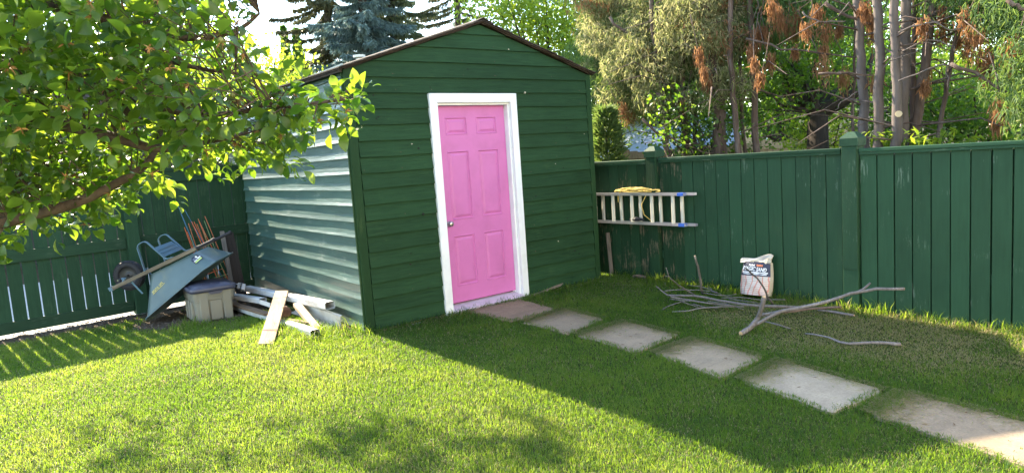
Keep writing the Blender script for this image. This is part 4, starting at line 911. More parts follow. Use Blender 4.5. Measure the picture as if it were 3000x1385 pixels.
alimb(ap((200, 215, 3.0), (330, 265, 2.9), (480, 322, 2.7), (640, 335, 2.55), (770, 318, 2.45), (900, 305, 2.35), (1010, 292, 2.28)), .014, .004)
alimb([FORK] + ap((-200, 150, 3.2), (-40, 20, 3.2), (140, 14, 3.1), (320, 60, 3.0), (520, 110, 2.9), (680, 95, 2.8), (760, 40, 2.75)), .036, .005)
alimb(ap((320, 60, 3.0), (450, 160, 2.85), (580, 200, 2.75), (690, 215, 2.65)), .012, .005)
alimb(ap((-80, 690, 2.95), (20, 610, 3.2), (60, 520, 3.5), (110, 470, 3.6), (150, 400, 3.7)), .018, .006)
alimb([FORK, (-2.95, -2.4, 2.3), (-2.85, -.6, 3.0), (-2.6, 1.0, 3.35), (-2.1, 2.3, 3.45), (-1.3, 3.0, 3.5), (-.8, 2.9, 3.6)], .05, .008)
LIMBS = np.array(LIMBS)
CROWN = [(-700, -450), (640, -450), (690, -150), (745, -20), (725, 60), (760, 120), (745, 175), (720, 235), (830, 235), (930, 262), (1005, 258), (1050, 290), (1000, 350), (945, 385), (870, 420), (880, 465), (820, 485), (740, 480), (700, 462), (675, 500), (650, 550), (590, 520), (545, 565), (480, 565), (445, 545), (420, 600), (380, 615), (320, 650), (235, 665), (150, 650), (80, 660), (50, 730), (10, 770), (-200, 830), (-700, 700)]
HOLES = [[(430, 520), (560, 500), (640, 500), (560, 560)], [(740, 60), (800, 40), (800, 150), (760, 130)]]
def apple_leaf_mesh():
    m = MB(); N = 5; prof = [.05, .34, .48, .46, .31, .03]
    for i in range(N + 1):
        t = i / N; c = .13 * math.sin(t * 3.0); w_ = prof[i] * .64
        m.v += [(t, 0, c - .05 * (t > .9)), (t, w_, c + w_ * .28), (t, -w_, c + w_ * .28)]
    for i in range(N):
        a = i * 3
        m.f += [(a, a + 3, a + 4, a + 1), (a, a + 2, a + 5, a + 3)]; m.m += [0, 0]
    m.v += [(-.32, .012, .03), (-.32, -.012, .03), (0, .012, 0), (0, -.012, 0)]; n = len(m.v); m.f.append((n - 4, n - 3, n - 1, n - 2)); m.m.append(0)
    return m.mesh('leaf', M_aleafo, True)
LEAF = apple_leaf_mesh()
LV = np.array([v.co for v in LEAF.vertices]); LF = []
for p_ in LEAF.polygons:
    vs_ = list(p_.vertices)
    if len(set(vs_)) >= 3:
        LF.append(vs_[:3]); 
        if len(vs_) == 4: LF.append([vs_[0], vs_[2], vs_[3]])
LF = np.array(LF)
def apple_crown():
    C_ = []; want = 960
    while len(C_) < want:
        x = rng.uniform(-600, 1060, 400); y = rng.uniform(-420, 830, 400); ok = pip(x, y, CROWN)
        for h in HOLES: ok &= ~pip(x, y, h)
        # thin out towards the lower left and along the far arm
        dens = np.where(y > 480, .50, 1.0) * np.where(x > 700, .8, 1.0) * np.where((y > 590), .8, 1) * np.where((x > 520) & (y < 260), .62, 1.) * np.where(x < -60, .5, 1) * np.where(y < -60, 1.15, 1)
        ok &= rng.random(400) < dens
        for xx, yy in zip(x[ok], y[ok]):
            arm = np.clip((xx - 650) / 350, 0, 1); D = rng.uniform(2.15, 3.3) if rng.random() < .8 else rng.uniform(3.0, 4.1)
            if yy > 400: D = rng.uniform(2.6, 3.7)
            if yy < -60: D = rng.uniform(2.3, 3.6)
            D = D * (1 - arm) + rng.uniform(2.1, 2.6) * arm; C_.append(at(xx, yy, D))
    C_ = C_[:want]; low = [(0, 385), (420, 395), (470, 440), (440, 520), (330, 670), (60, 680), (-100, 700), (-150, 420)]; k_ = 0
    while k_ < 170:
        x, y = rng.uniform(-150, 470), rng.uniform(385, 700)
        if pip([x], [y], low)[0] and rng.random() < (1 if y < 560 else .55): C_.append(at(x, y, rng.uniform(3.3, 4.3))); k_ += 1
    C_ = np.array(C_); hi = []
    for c, k, sp in (((-2.50, 3.2, 2.72), 24, .17), ((-2.62, 2.9, 3.0), 20, .16), ((-1.62, 3.1, 3.35), 32, .18), ((-1.38, 3.2, 3.5), 22, .15), ((-.78, 2.8, 3.55), 36, .18), ((-1.12, 2.9, 3.55), 22, .16), ((-2.05, 3.0, 3.2), 7, .2), ((-.55, 2.6, 3.7), 6, .2)): hi.append(np.array(c) + rng.normal(0, sp, (k, 3)))
    C_ = np.concatenate([C_] + hi)
    tw = MB(); pos, dirs, sz = [], [], []
    for c in C_:
        dd = np.linalg.norm(LIMBS - c, axis=1); b = LIMBS[dd.argmin()]; v = c - b; d = v / (np.linalg.norm(v) + 1e-6)
        if dd.min() < .45:
            md = b + v * .5 + np.array([0, 0, .10 * dd.min()]) + rng.normal(0, .03, 3); tw.tube([b - A0, md - A0, c - A0], [.0030, .0022, .0014], 4, caps=False)
        d = unit(d * .6 + rng.normal(0, .6, 3)); k = rng.integers(7, 13); s0 = c - d * .07
        for j in range(k):
            t = j / k; a = j * 2.4 + rng.uniform(0, .8); q = unit(np.cross(d, [.3, .2, 1.])); e = np.cross(d, q); out = q * math.cos(a) + e * math.sin(a)
            ld = unit(d * (.25 + .7 * t) + out * (1 - .45 * t) + np.array([0, 0, -.28]) + rng.normal(0, .18, 3)); pos.append(s0 + d * (.15 * t) + ld * .018); dirs.append(ld); sz.append(rng.uniform(.038, .066) * (1 - .3 * (rng.random() < .2)))
    tw.build('twigs', M_abark, apple, kind='stuff')
    pos = np.array(pos); dirs = np.array(dirs); sz = np.array(sz); n = len(pos)
    upv = unit(np.array([0, 0, 1.]) + rng.normal(0, .45, (n, 3))); Y = unit(np.cross(upv, dirs)); Z = np.cross(dirs, Y); T = np.clip(rng.normal(.36, .27, n), 0, 1)
    px, py, zc = (lambda d: (1500 + FPX * (d @ CR) / (d @ CF), 692.5 - FPX * (d @ CU) / (d @ CF), d @ CF))(pos - CC)
    vis = (px > 20) & (px < 2980) & (py > 20) & (py < 1360); dist = np.linalg.norm(pos - CC, axis=1); face = np.abs((Z * unit(pos - CC)).sum(1)) + .25
    score = np.where(vis & (zc > .3), sz * face / dist, 0); top = np.argsort(-score)[:300]; single = np.zeros(n, bool); single[top] = True
    for i in top:
        o = bpy.data.objects.new('leaf', LEAF); link(o, apple); M = Matrix([[dirs[i][r] * sz[i], Y[i][r] * sz[i], Z[i][r] * sz[i], pos[i][r] - A0[r]] for r in range(3)] + [[0, 0, 0, 1]]); o.matrix_basis = M
    k = np.where(~single)[0]; V = (LV[None, :, 0, None] * dirs[k][:, None] + LV[None, :, 1, None] * Y[k][:, None] + LV[None, :, 2, None] * Z[k][:, None]) * sz[k][:, None, None] + pos[k][:, None] - np.array(A0)
    F = (np.arange(len(k))[:, None, None] * len(LV) + LF[None]).reshape(-1, 3); np_obj('leaves', V.reshape(-1, 3), F, M_aleaf, np.repeat(T[k], len(LV)), apple, kind='stuff')
    # withered blossom stalks and tiny green apples between the leaves
    sel = C_[rng.random(len(C_)) < .42]; P = np.repeat(sel, 9, 0); D = unit(rng.normal(0, 1, P.shape)); V, F, m_ = strands(P, D, rng.uniform(.012, .03, len(P)), rng.uniform(.002, .005, len(P)))
    np_obj('withered_blossom', V - np.array(A0), F, m_plain('withered_blossom', (.30, .16, .06), .8, var=.4, bump=0), None, apple, kind='stuff')
    fr = MB()
    for c in sel[::6]:
        c = c + rng.normal(0, .02, 3) - np.array(A0); fr.loft([[(c[0] + r_ * math.cos(a), c[1] + r_ * math.sin(a), c[2] + z) for a in (0, 1.05, 2.09, 3.14, 4.19, 5.24)] for z, r_ in ((-.009, .002), (-.006, .007), (0, .009), (.006, .007), (.009, .002))])
    fr.build('small_apples', m_plain('green_apple', (.16, .17, .05), .4, var=.3), apple, smooth=True, kind='stuff')
apple_crown()

# ------------------------------------------------------------------ trees beyond the fences
M_tbark = m_plain('cedar_bark', (.085, .056, .043), .95, var=.35, scale=7, bump=.9, bscale=60, stretch=(3, 3, .6), dirt=(.20, .165, .145), dfac=.6)
M_tbarkg = m_plain('grey_cedar_bark', (.115, .092, .083), .95, var=.3, scale=7, bump=.9, bscale=60, stretch=(3, 3, .6), dirt=(.10, .08, .07), dfac=.6)
M_dbark = m_plain('dark_tree_bark', (.045, .036, .03), .95, var=.35, scale=9, bump=1., bscale=70, stretch=(3, 3, .6))
M_pale = m_leaf('pale_cedar_sprays', (.085, .11, .042), (.34, .30, .17), (.24, .31, .08), (.56, .51, .25), trans=.5, rough=.7, spec=.2)
M_cgreen = m_leaf('green_cedar_sprays', (.035, .085, .025), (.10, .165, .06), (.10, .22, .03), (.26, .36, .08), trans=.38, rough=.65, spec=.2)
M_orange = m_leaf('dead_cedar_sprays', (.15, .068, .032), (.30, .155, .085), (.34, .15, .06), (.48, .27, .13), trans=.4, rough=.8, spec=.1)
M_broad = m_leaf('green_broadleaf', (.020, .065, .012), (.060, .13, .025), (.12, .30, .02), (.34, .52, .04), trans=.45, rough=.5)
M_lime = m_leaf('fresh_broadleaf', (.075, .15, .018), (.16, .24, .03), (.30, .46, .03), (.52, .62, .06), trans=.48, rough=.5)
M_blue = m_leaf('blue_spruce_needles', (.05, .10, .095), (.16, .24, .235), (.10, .18, .16), (.22, .32, .28), trans=.2, rough=.6)
M_olive = m_leaf('olive_spruce_needles', (.035, .052, .022), (.16, .15, .075), (.10, .13, .04), (.28, .26, .12), trans=.22, rough=.6)
M_gspr = m_leaf('green_spruce_needles', (.04, .07, .035), (.14, .16, .075), (.10, .15, .05), (.22, .24, .10), trans=.22, rough=.6)

def spruce(lab, base, H, rad, matl, z0=.5, seed=0, gaps=.0, dens=1.0, droop=.35, side=None):
    r0 = np.random.default_rng(seed); root = empty('spruce_tree', tuple(base), label=lab, cat='tree', group='spruces behind the shed')
    MB().tube([(0, 0, 0), (.05, 0, H * .5), (0, 0, H)], [.15, .085, .02], 9, wob=.06).build('trunk', M_dbark, root)
    bm_ = MB(); PP, DD, LL, WW = [], [], [], []; z = z0
    while z < H * .97:
        R_ = rad * (1 - z / H) ** .8 * r0.uniform(.7, 1.12); k = r0.integers(4, 7); a0 = r0.uniform(0, 6.3)
        for j in range(k):
            if r0.random() < gaps: continue
            a = a0 + 2 * math.pi * j / k + r0.uniform(-.3, .3); L_ = R_ * r0.uniform(.55, 1.2)
            if side is not None: L_ *= .45 + .75 * max(0, math.cos(a - side))
            dr = droop * r0.uniform(.6, 1.3); dirn = np.array([math.cos(a), math.sin(a), 0]); t = np.linspace(0, 1, 6); path = np.outer(t * L_, dirn); path[:, 2] = z - dr * L_ * t + .45 * dr * L_ * t ** 3
            bm_.tube(list(path), [.03 * (1 - .8 * q) * (L_ / 3 + .3) for q in t], 4, caps=False)
            n = int(230 * L_ * dens); tt = r0.uniform(.02, 1, n) ** .8; q = np.stack([np.interp(tt, t, path[:, i]) for i in range(3)], 1); perp = np.array([-math.sin(a), math.cos(a), 0]); sg = r0.choice([-1, 1], n) * r0.uniform(.2, 1, n)
            D = dirn * .55 + perp * sg[:, None] * .9 + np.array([0, 0, -1]) * r0.uniform(.0, 1.0, n)[:, None]; D = unit(D)
            PP.append(q); DD.append(D); LL.append(r0.uniform(.09, .24, n) * (1.15 - .4 * tt)); WW.append(r0.uniform(.014, .030, n))
        z += r0.uniform(.10, .19) * (1 + .02 * H)
    bm_.build('branches', M_dbark, root, kind='stuff'); P = np.concatenate(PP); D = np.concatenate(DD); L_ = np.concatenate(LL); W_ = np.concatenate(WW)
    V, F, k = strands(P, D, L_, W_); V2, F2, _ = strands(P + D * (L_ * .25)[:, None], unit(D + rng.normal(0, .5, D.shape)), L_ * .7, W_ * .8)
    tint = np.clip(rng.normal(.45, .25, len(P)) + .25 * (r0.random(len(P)) < .15), 0, 1)
    np_obj('needles', np.concatenate([V, V2]), np.concatenate([F, F2 + len(V)]), matl, np.concatenate([np.repeat(tint, k)] * 2), root, kind='stuff'); return root
def gxy(px, D): p = at(px, 500, D); return (float(p[0]), float(p[1]), -.15)
spruce('olive brown spruce with drooping tiers, leftmost above the shed roof', gxy(1000, 19.5), 15, 1.9, M_olive, 1.0, 1, gaps=.15, droop=.42)
spruce('blue spruce with dense bluish needles above the shed roof', gxy(1102, 17.0), 15, 1.55, M_blue, 1.0, 2, dens=1.3, droop=.32)
spruce('pale green spruce between the blue spruce and the gable peak', gxy(1185, 19.0), 13.5, 1.6, M_gspr, 1.0, 3, dens=1.0, gaps=.1, droop=.3)
spruce('sparse dark spruce with one long bough, just left of the gable peak', gxy(1372, 21.5), 15, 2.3, M_olive, 1.5, 4, gaps=.3, dens=.8, droop=.30, side=2.4)
for px, D, H, lab in ((873, 34, 8.2, 'small far conifer, the left one of a pair past the shed eave'), (908, 33, 7.9, 'small far conifer, the right one of a pair past the shed eave')):
    b = np.array(gxy(px, D)); root = empty('far_conifer', tuple(b), label=lab, cat='tree', group='far conifers'); MB().tube([(0, 0, 0), (0, 0, H - .4)], [.12, .02], 6).build('trunk', M_dbark, root)
    n = 2600; z = rng.uniform(.2, 1, n) ** .8 * H; r_ = (H - z) / H * 1.15 * np.sqrt(rng.random(n)) + .05; a = rng.uniform(0, 6.3, n); P = np.stack([r_ * np.cos(a), r_ * np.sin(a), z], 1); V, F, k = leafquads(P, .30)
    np_obj('foliage', V, F, M_broad, np.repeat(rng.uniform(0, .4, n), k), root, kind='stuff')

def crown_tree(lab, base, tips, n, size, matl, bark, spread=.5, trunk_r=.12, fork=.35, name='leafy_tree', group=None, tint=(.5, .25), extra=None, limbs_from=None, flat=.8, limb_k=.42, forks=()):
    """trunk + limbs reaching the clump centres 'tips' + leaves round them"""
    base = np.array(base, float); tips = np.array(tips, float); root = empty(name, tuple(base), label=lab, cat='tree' if name != 'shrub' else 'shrub', group=group)
    top = base + (tips.mean(0) - base) * fork; top[2] = base[2] + (tips[:, 2].min() - base[2]) * .6 + .2
    if limbs_from is not None: top = np.array(limbs_from, float)
    MB().tube([(0, 0, 0), tuple((top - base) * .5 + np.array([.04, .03, 0])), tuple(top - base)], [trunk_r, trunk_r * .8, trunk_r * .65], 10, wob=.06).build('trunk', bark, root, smooth=True)
    m = MB(); sel = tips if len(tips) < 26 else tips[rng.permutation(len(tips))[:26]]
    for t in sel:
        v = t - top; m.tube([top - base, top + v * .45 + np.array([0, 0, .12 * np.linalg.norm(v)]) - base + rng.normal(0, .06, 3), t - base], [trunk_r * limb_k, trunk_r * limb_k * .6, .008], 5, caps=False, wob=.1)
    for fk in forks: m.tube([top - base] + [at(x, y, 10.9) - base for x, y in fk], [trunk_r * .6, trunk_r * .5, trunk_r * .42, trunk_r * .3, .02], 8, wob=.08)
    m.build('limbs', bark, root, smooth=True, kind='stuff')
    P = clumpy(n, tips, spread, flat); V, F, k = leafquads(P - base, size)
    np_obj('leaves', V, F, matl, np.repeat(np.clip(rng.normal(tint[0], tint[1], n), 0, 1), k), root, kind='stuff'); return root
def drow(px, x=4.55): return (x + 2.912) / math.sin(R(38.22) + math.atan((px - 1500) / FPX))
def ptips(poly, D0, D1, n, rel=False):
    out = []; xs = [p[0] for p in poly]; ys = [p[1] for p in poly]
    while len(out) < n:
        x = rng.uniform(min(xs), max(xs)); y = rng.uniform(min(ys), max(ys))
        if pip([x], [y], poly)[0]: out.append(at(x, y, rng.uniform(D0, D1) + (drow(x) if rel else 0)))
    return np.array(out)
# bright young tree right behind the gable and the dark green mass past it
crown_tree('bright yellow-green leafy tree rising behind the right roof slope', gxy(1560, 15.5), ptips([(1400, 60), (1440, -30), (1750, -60), (1900, 60), (1880, 300), (1760, 420), (1640, 260), (1500, 120)], 14.2, 17, 80), 24000, .09, M_lime, M_dbark, .52, .13)
crown_tree('low yellow-green shrub tree seen past the left eave of the shed', gxy(800, 15), ptips([(600, 210), (740, 190), (790, 175), (830, 160), (850, 200), (890, 225), (890, 300), (700, 330), (600, 300)], 13, 16, 46), 5000, .085, M_lime, M_dbark, .42, .09)
crown_tree('dark green leafy tree behind the apple branches and the brown house', gxy(620, 24), ptips([(420, 170), (600, 160), (690, 200), (690, 270), (500, 270)], 21, 25, 34), 5200, .14, M_broad, M_dbark, .8, .15)
# dark forked deciduous tree between the cedars
F6 = at(2396, 330, 10.9)
crown_tree('dark forked deciduous tree among the cedars behind the right fence', gxy(2396, 10.9), ptips([(2060, 200), (2200, 60), (2450, 20), (2600, 120), (2560, 260), (2480, 300), (2300, 330), (2140, 340)], 10.2, 13, 64), 11000, .075, M_broad, M_dbark, .42, .21, limbs_from=F6, tint=(.42, .28), limb_k=.16, forks=[[(2370, 310), (2335, 285), (2300, 235), (2285, 160)], [(2420, 320), (2465, 300), (2530, 255), (2560, 150)]])
crown_tree('big dense green tree filling the background beyond the cedars', gxy(2250, 18), ptips([(1850, 100), (1950, 0), (2300, -40), (2700, -40), (2950, 40), (2900, 330), (2600, 360), (2100, 330), (1900, 330)], 15.5, 20, 120), 17000, .12, M_broad, M_dbark, .85, .25, tint=(.30, .28))
crown_tree('sunlit mid green tree seen through the gap above the lane shed', gxy(1900, 15.5), ptips([(1740, 120), (1950, 120), (2160, 220), (2120, 340), (1950, 310), (1760, 320)], 15.5, 18, 55), 7500, .085, M_lime, M_dbark, .45, .10, tint=(.25, .25))
for lab, poly, D0, D1, n, px, tn, mt in (('dark dappled shrub behind the fence at the far right', [(2560, 230), (2800, 250), (3060, 280), (3080, 470), (2560, 460)], 9.8, 11.6, 9500, 2850, (.34, .3), M_broad),
      ('yellow-green shrub behind the fence by the leaning trunk', [(2700, 190), (2900, 180), (2960, 260), (2800, 310), (2680, 290)], 11.0, 12.5, 3800, 2800, (.4, .3), M_lime),
      ('low light green shrub beside the tall green fence post', [(2340, 360), (2460, 330), (2470, 450), (2340, 460)], 11.5, 13.0, 2200, 2420, (.5, .3), M_lime),
      ('thin green shrub between the brown cedar trunks', [(1950, 300), (2150, 280), (2180, 420), (2060, 440), (1950, 420)], 9.0, 10.5, 2600, 2060, (.45, .3), M_broad)):
    crown_tree(lab, gxy(px, (D0 + D1) / 2), ptips(poly, D0, D1, 42), n, .062, mt, M_dbark, .26, .03, name='shrub', tint=tn)
# undergrowth added in the strip behind the right fence to darken its gaps
n = 16000; P = np.column_stack([rng.uniform(3.72, 5.4, n), rng.uniform(-5.2, 1.0, n), np.zeros(n)]); P[:, 2] = -.1 + rng.random(n) ** 1.3 * (.55 + .7 * vnoise(P[:, 0], P[:, 1], .5, 31)); V, F, k = leafquads(P, .075)
np_obj('undergrowth', V, F, M_broad, np.repeat(np.clip(rng.normal(.3, .25, n), 0, 1), k), kind='stuff', label='leafy undergrowth added behind the right fence to darken its gaps')
# columnar cedar just past the shed corner
b = np.array(gxy(1782, 9.6)); root = empty('columnar_cedar', tuple(b), label='narrow dark cedar shrub tight against the right edge of the shed', cat='shrub'); MB().tube([(0, 0, 0), (0, 0, 1.9)], [.04, .01], 6).build('trunk', M_tbark, root)
n = 6500; z = rng.uniform(.05, 1, n) ** .9 * 2.25; r_ = (.24 + .16 * rng.random(n)) * np.sqrt(rng.random(n)) * (1 - (z / 2.6) ** 2) + .02; a = rng.uniform(0, 6.3, n); P = np.stack([r_ * np.cos(a), r_ * np.sin(a), z], 1); D = unit(np.stack([np.cos(a), np.sin(a), rng.uniform(.2, 1.6, n)], 1)); V, F, k = strands(P, D, rng.uniform(.06, .15, n), rng.uniform(.012, .022, n)); np_obj('foliage', V, F, M_cgreen, np.repeat(np.clip(rng.normal(.75, .35, n), 0, 1), k), root, kind='stuff')

# the row of cedars: bare trunks, fine pale sprays, hanging dead sprays
ZC = lambda x, y: (1700 + x / 1.9815, y / 1.9815)
CED = [  # label, path (zoom px), distance, radius px width, bark, grey?
 ('slender brown cedar trunk leaning, nearest the shed', [(515, 910), (500, 700), (470, 450), (425, 200), (400, -150)], 7.9, 34, 0),
 ('brown cedar trunk second from the shed', [(612, 905), (600, 640), (585, 380), (600, 100), (610, -200)], 8.1, 42, 0),
 ('stoutest shaggy brown cedar trunk', [(812, 905), (808, 660), (770, 420), (730, 150), (720, -200)], 8.2, 78, 0),
 ('thin curving cedar trunk beside the stoutest one', [(918, 890), (890, 640), (872, 350), (868, 0), (850, -250)], 8.0, 34, 0),
 ('straight brown cedar trunk left of the dark forked tree', [(1018, 885), (1012, 600), (1003, 380), (985, 100), (980, -200)], 8.4, 38, 0),
 ('grey cedar trunk first right of the dark forked tree', [(1655, 830), (1640, 500), (1625, 250), (1612, 0), (1600, -250)], 8.0, 50, 1),
 ('grey cedar trunk with dark knots right of the fence post', [(1728, 870), (1732, 600), (1738, 300), (1725, 0), (1715, -250)], 7.7, 52, 1),
 ('grey cedar trunk with a round pale cut scar', [(1828, 860), (1838, 600), (1830, 300), (1815, 0), (1810, -250)], 7.6, 50, 1),
 ('thick grey cedar trunk hidden close behind the scarred one', [(1868, 850), (1880, 500), (1888, 200), (1895, 0), (1900, -250)], 7.9, 60, 1),
 ('thin brown cedar trunk between grey ones', [(1930, 800), (1928, 500), (1938, 200), (1945, -200)], 8.4, 34, 0),
 ('leaning sunlit cedar trunk right of the grey group', [(1938, 830), (1968, 560), (2010, 300), (2035, 100), (2060, -200)], 8.0, 50, 0),
 ('thin cedar stem between the second and the stoutest trunk', [(672, 900), (660, 640), (640, 380), (655, 100), (660, -200)], 8.5, 20, 0),
 ('thin dark sapling stem just left of the tall green post', [(1582, 790), (1580, 640), (1590, 460), (1600, 200), (1580, -150)], 8.9, 16, 0),
 ('second thin stem close beside the curving cedar trunk', [(955, 890), (940, 600), (920, 300), (930, 0), (940, -200)], 8.7, 22, 0),
 ('thin dark leaning stem rightmost among the cedars', [(2078, 830), (2110, 550), (2150, 350), (2200, 150), (2240, -100)], 8.2, 24, 0)]
CROOT = []
for lab, path, D, wpx, grey in CED:
    D = drow(ZC(*path[0])[0]) + (D - 8.0) * .9; pts = [at(*ZC(x, y), D) for x, y in path]; base = np.array([pts[0][0], pts[0][1], -.1]); root = empty('cedar_tree', tuple(base), label=lab, cat='tree', group='cedars behind the right fence')
    r0 = wpx / 1.9815 / FPX * D * .5 * .92; P = [base] + pts; m = MB(); Q = []
    for i in range(len(P) - 1):
        for t in (0, .33, .66): Q.append(P[i] + (P[i + 1] - P[i]) * t + rng.normal(0, .008, 3) * (i > 0))
    Q.append(P[-1]); m.tube([q - base for q in Q], [r0 * (1.12 - .34 * i / len(Q)) for i in range(len(Q))], 11, wob=.07); m.build('trunk', M_tbarkg if grey else M_tbark, root, smooth=True); CROOT.append((root, base, np.array(pts), r0))
    bm_ = MB()                                             # dead side branches
    for _ in range(9):
        i = rng.integers(0, len(pts) - 1); q = pts[i] + (pts[i + 1] - pts[i]) * rng.random(); a = rng.uniform(0, 6.3); L_ = rng.uniform(.35, 1.3); d = np.array([math.cos(a), math.sin(a), rng.uniform(-.15, .35)]); e = q + d * L_
        bm_.tube([q - base, q + d * L_ * .5 + np.array([0, 0, .06 * L_]) - base, e - base + np.array([0, 0, -.15 * L_])], [r0 * .24, r0 * .15, .003], 5, caps=False)
    bm_.build('dead_branches', M_tbark, root, smooth=True, kind='stuff')
    if 'scar' in lab:
        p = at(*ZC(1848, 662), D - r0 * 1.1); dv = CC - p; dv[2] = 0; dv = unit(dv); MB().tube([p - base - dv * .05, p - base + dv * .012], [.034, .03], 10).build('cut_scar', m_plain('fresh_cut', (.55, .42, .26), .8), root)
def near_root(p): return min(CROOT, key=lambda r_: np.hypot(*(r_[2][0][:2] - p[:2])) + .0)
def sprays(centres, spread, n, Lr, wr, down, flat=.8):
    P = clumpy(n, centres, spread, flat); D = rng.normal(0, .6, (n, 3)); D[:, 2] -= down; D = unit(D); return strands(P, D, rng.uniform(*Lr, n), rng.uniform(*wr, n))
def cedar_foliage(poly, D0, D1, nc, n, matl, name, tint, spread=.22, Lr=(.04, .11), wr=(.0055, .0105), down=.7):
    C_ = ptips(poly, D0, D1, nc, True); own = {}
    for c in C_: own.setdefault(near_root(c)[0].name, []).append(c)
    for rn, cs in own.items():
        root = bpy.data.objects[rn]; k_ = int(n * len(cs) / len(C_)); V, F, k = sprays(np.array(cs), spread, k_, Lr, wr, down); np_obj(name, V - np.array(root.location), F, matl, np.repeat(np.clip(rng.normal(*tint, k_), 0, 1), k), root, kind='stuff')
        m = MB(); rec = [r_ for r_ in CROOT if r_[0].name == rn][0]
        for c in cs[:7]:
            j = rng.integers(1, len(rec[2]) - 1); f_ = rng.random(); q = rec[2][j] * f_ + rec[2][j + 1] * (1 - f_)
            if np.linalg.norm(q - c) > 1.6: continue; m.tube([q - rec[1], (q + c) / 2 + np.array([0, 0, .12]) - rec[1], c - rec[1]], [.010, .006, .003], 4, caps=False)
        m.build('spray_branches', M_tbark, root, kind='stuff')
cedar_foliage([(1720, -60), (2160, -80), (2190, 60), (2120, 150), (2060, 160), (1990, 230), (1900, 200), (1860, 270), (1790, 240), (1740, 150)], -.3, 1.2, 100, 72000, M_pale, 'pale_sprays', (.5, .34), spread=.18, Lr=(.03, .085))
cedar_foliage([(1640, -40), (2160, -60), (2100, 180), (1950, 290), (1800, 320), (1690, 160)], .0, 1.6, 95, 42000, M_cgreen, 'green_sprays', (.55, .32), spread=.19)
cedar_foliage([(1680, -40), (2300, -60), (2150, 140), (1950, 200), (1760, 240)], -.2, 1.2, 30, 4500, M_orange, 'brown_sprays', (.25, .25), spread=.16)
cedar_foliage([(1740, 180), (1900, 150), (2150, 120), (2160, 260), (2000, 330), (1800, 330)], -.2, .8, 52, 17000, M_pale, 'pale_sprays', (.4, .28), spread=.17)
cedar_foliage([(2060, -80), (2500, -100), (2520, 60), (2300, 130), (2150, 160)], .2, 1.8, 60, 24000, M_cgreen, 'green_sprays', (.4, .3), spread=.24)
cedar_foliage([(2620, -90), (3200, -100), (3200, 80), (2900, 40), (2700, 10)], -.3, 1.2, 50, 24000, M_cgreen, 'green_sprays', (.5, .3), spread=.2, Lr=(.03, .085))
cedar_foliage([(2900, 20), (3200, 0), (3250, 330), (3000, 350), (2970, 220), (3010, 110)], -.9, -.1, 34, 17000, M_cgreen, 'green_sprays', (.6, .3), spread=.18, Lr=(.03, .08))
DEAD = [(1110, 40), (1150, 100), (1190, 160), (1080, 190), (1040, 200), (990, 300), (1000, 260), (1045, 455), (1010, 370), (1108, 355), (1255, 110), (1310, 180), (1245, 170), (1420, 190), (1500, 170), (1410, 290), (1415, 390), (1530, 450), (1375, 75), (1650, 60), (1690, 110), (1715, 485), (1705, 190), (2010, 420), (2000, 500), (1985, 150), (2100, 90), (2115, 190), (2190, 230), (2230, 110), (2270, 170), (2300, 230), (2250, 270), (2340, 350), (2390, 330), (2360, 420), (2480, 320), (2520, 300), (2440, 620), (2420, 700), (2215, 30), (250, 640), (290, 670), (200, 750), (720, 420), (740, 480), (592, 620), (800, 300), (560, 190), (1245, 300), (690, 320), (760, 250)]
own = {}
for x, y in DEAD:
    c = at(*ZC(x, y), drow(ZC(x, y)[0]) + rng.uniform(-.7, .5)); own.setdefault(near_root(c)[0].name, []).append(c)
for rn, cs in own.items():
    root = bpy.data.objects[rn]; VV, FF, TT = [], [], []; o_ = 0; m = MB()
    for c in cs:
        n = 190; sp = rng.uniform(.018, .043); P = c + rng.normal(0, 1, (n, 3)) * np.array([sp, sp, sp * 1.9]); D = rng.normal(0, .35, (n, 3)); D[:, 2] -= 1; V, F, k = strands(P, unit(D), rng.uniform(.03, .085, n), rng.uniform(.005, .010, n)); VV.append(V); FF.append(F + o_); o_ += len(V); TT.append(np.repeat(np.clip(rng.normal(.45 + rng.uniform(-.2, .2), .25, n), 0, 1), k))
        e = c + np.array([rng.normal(0, .15), rng.normal(0, .15), .45]); m.tube([c - np.array(root.location), (c + e) / 2 + rng.normal(0, .03, 3) - np.array(root.location), e - np.array(root.location)], [.003, .005, .007], 4, caps=False)
    np_obj('dead_sprays', np.concatenate(VV) - np.array(root.location), np.concatenate(FF), M_orange, np.concatenate(TT), root, kind='stuff'); m.build('dead_spray_stems', M_tbark, root, kind='stuff')
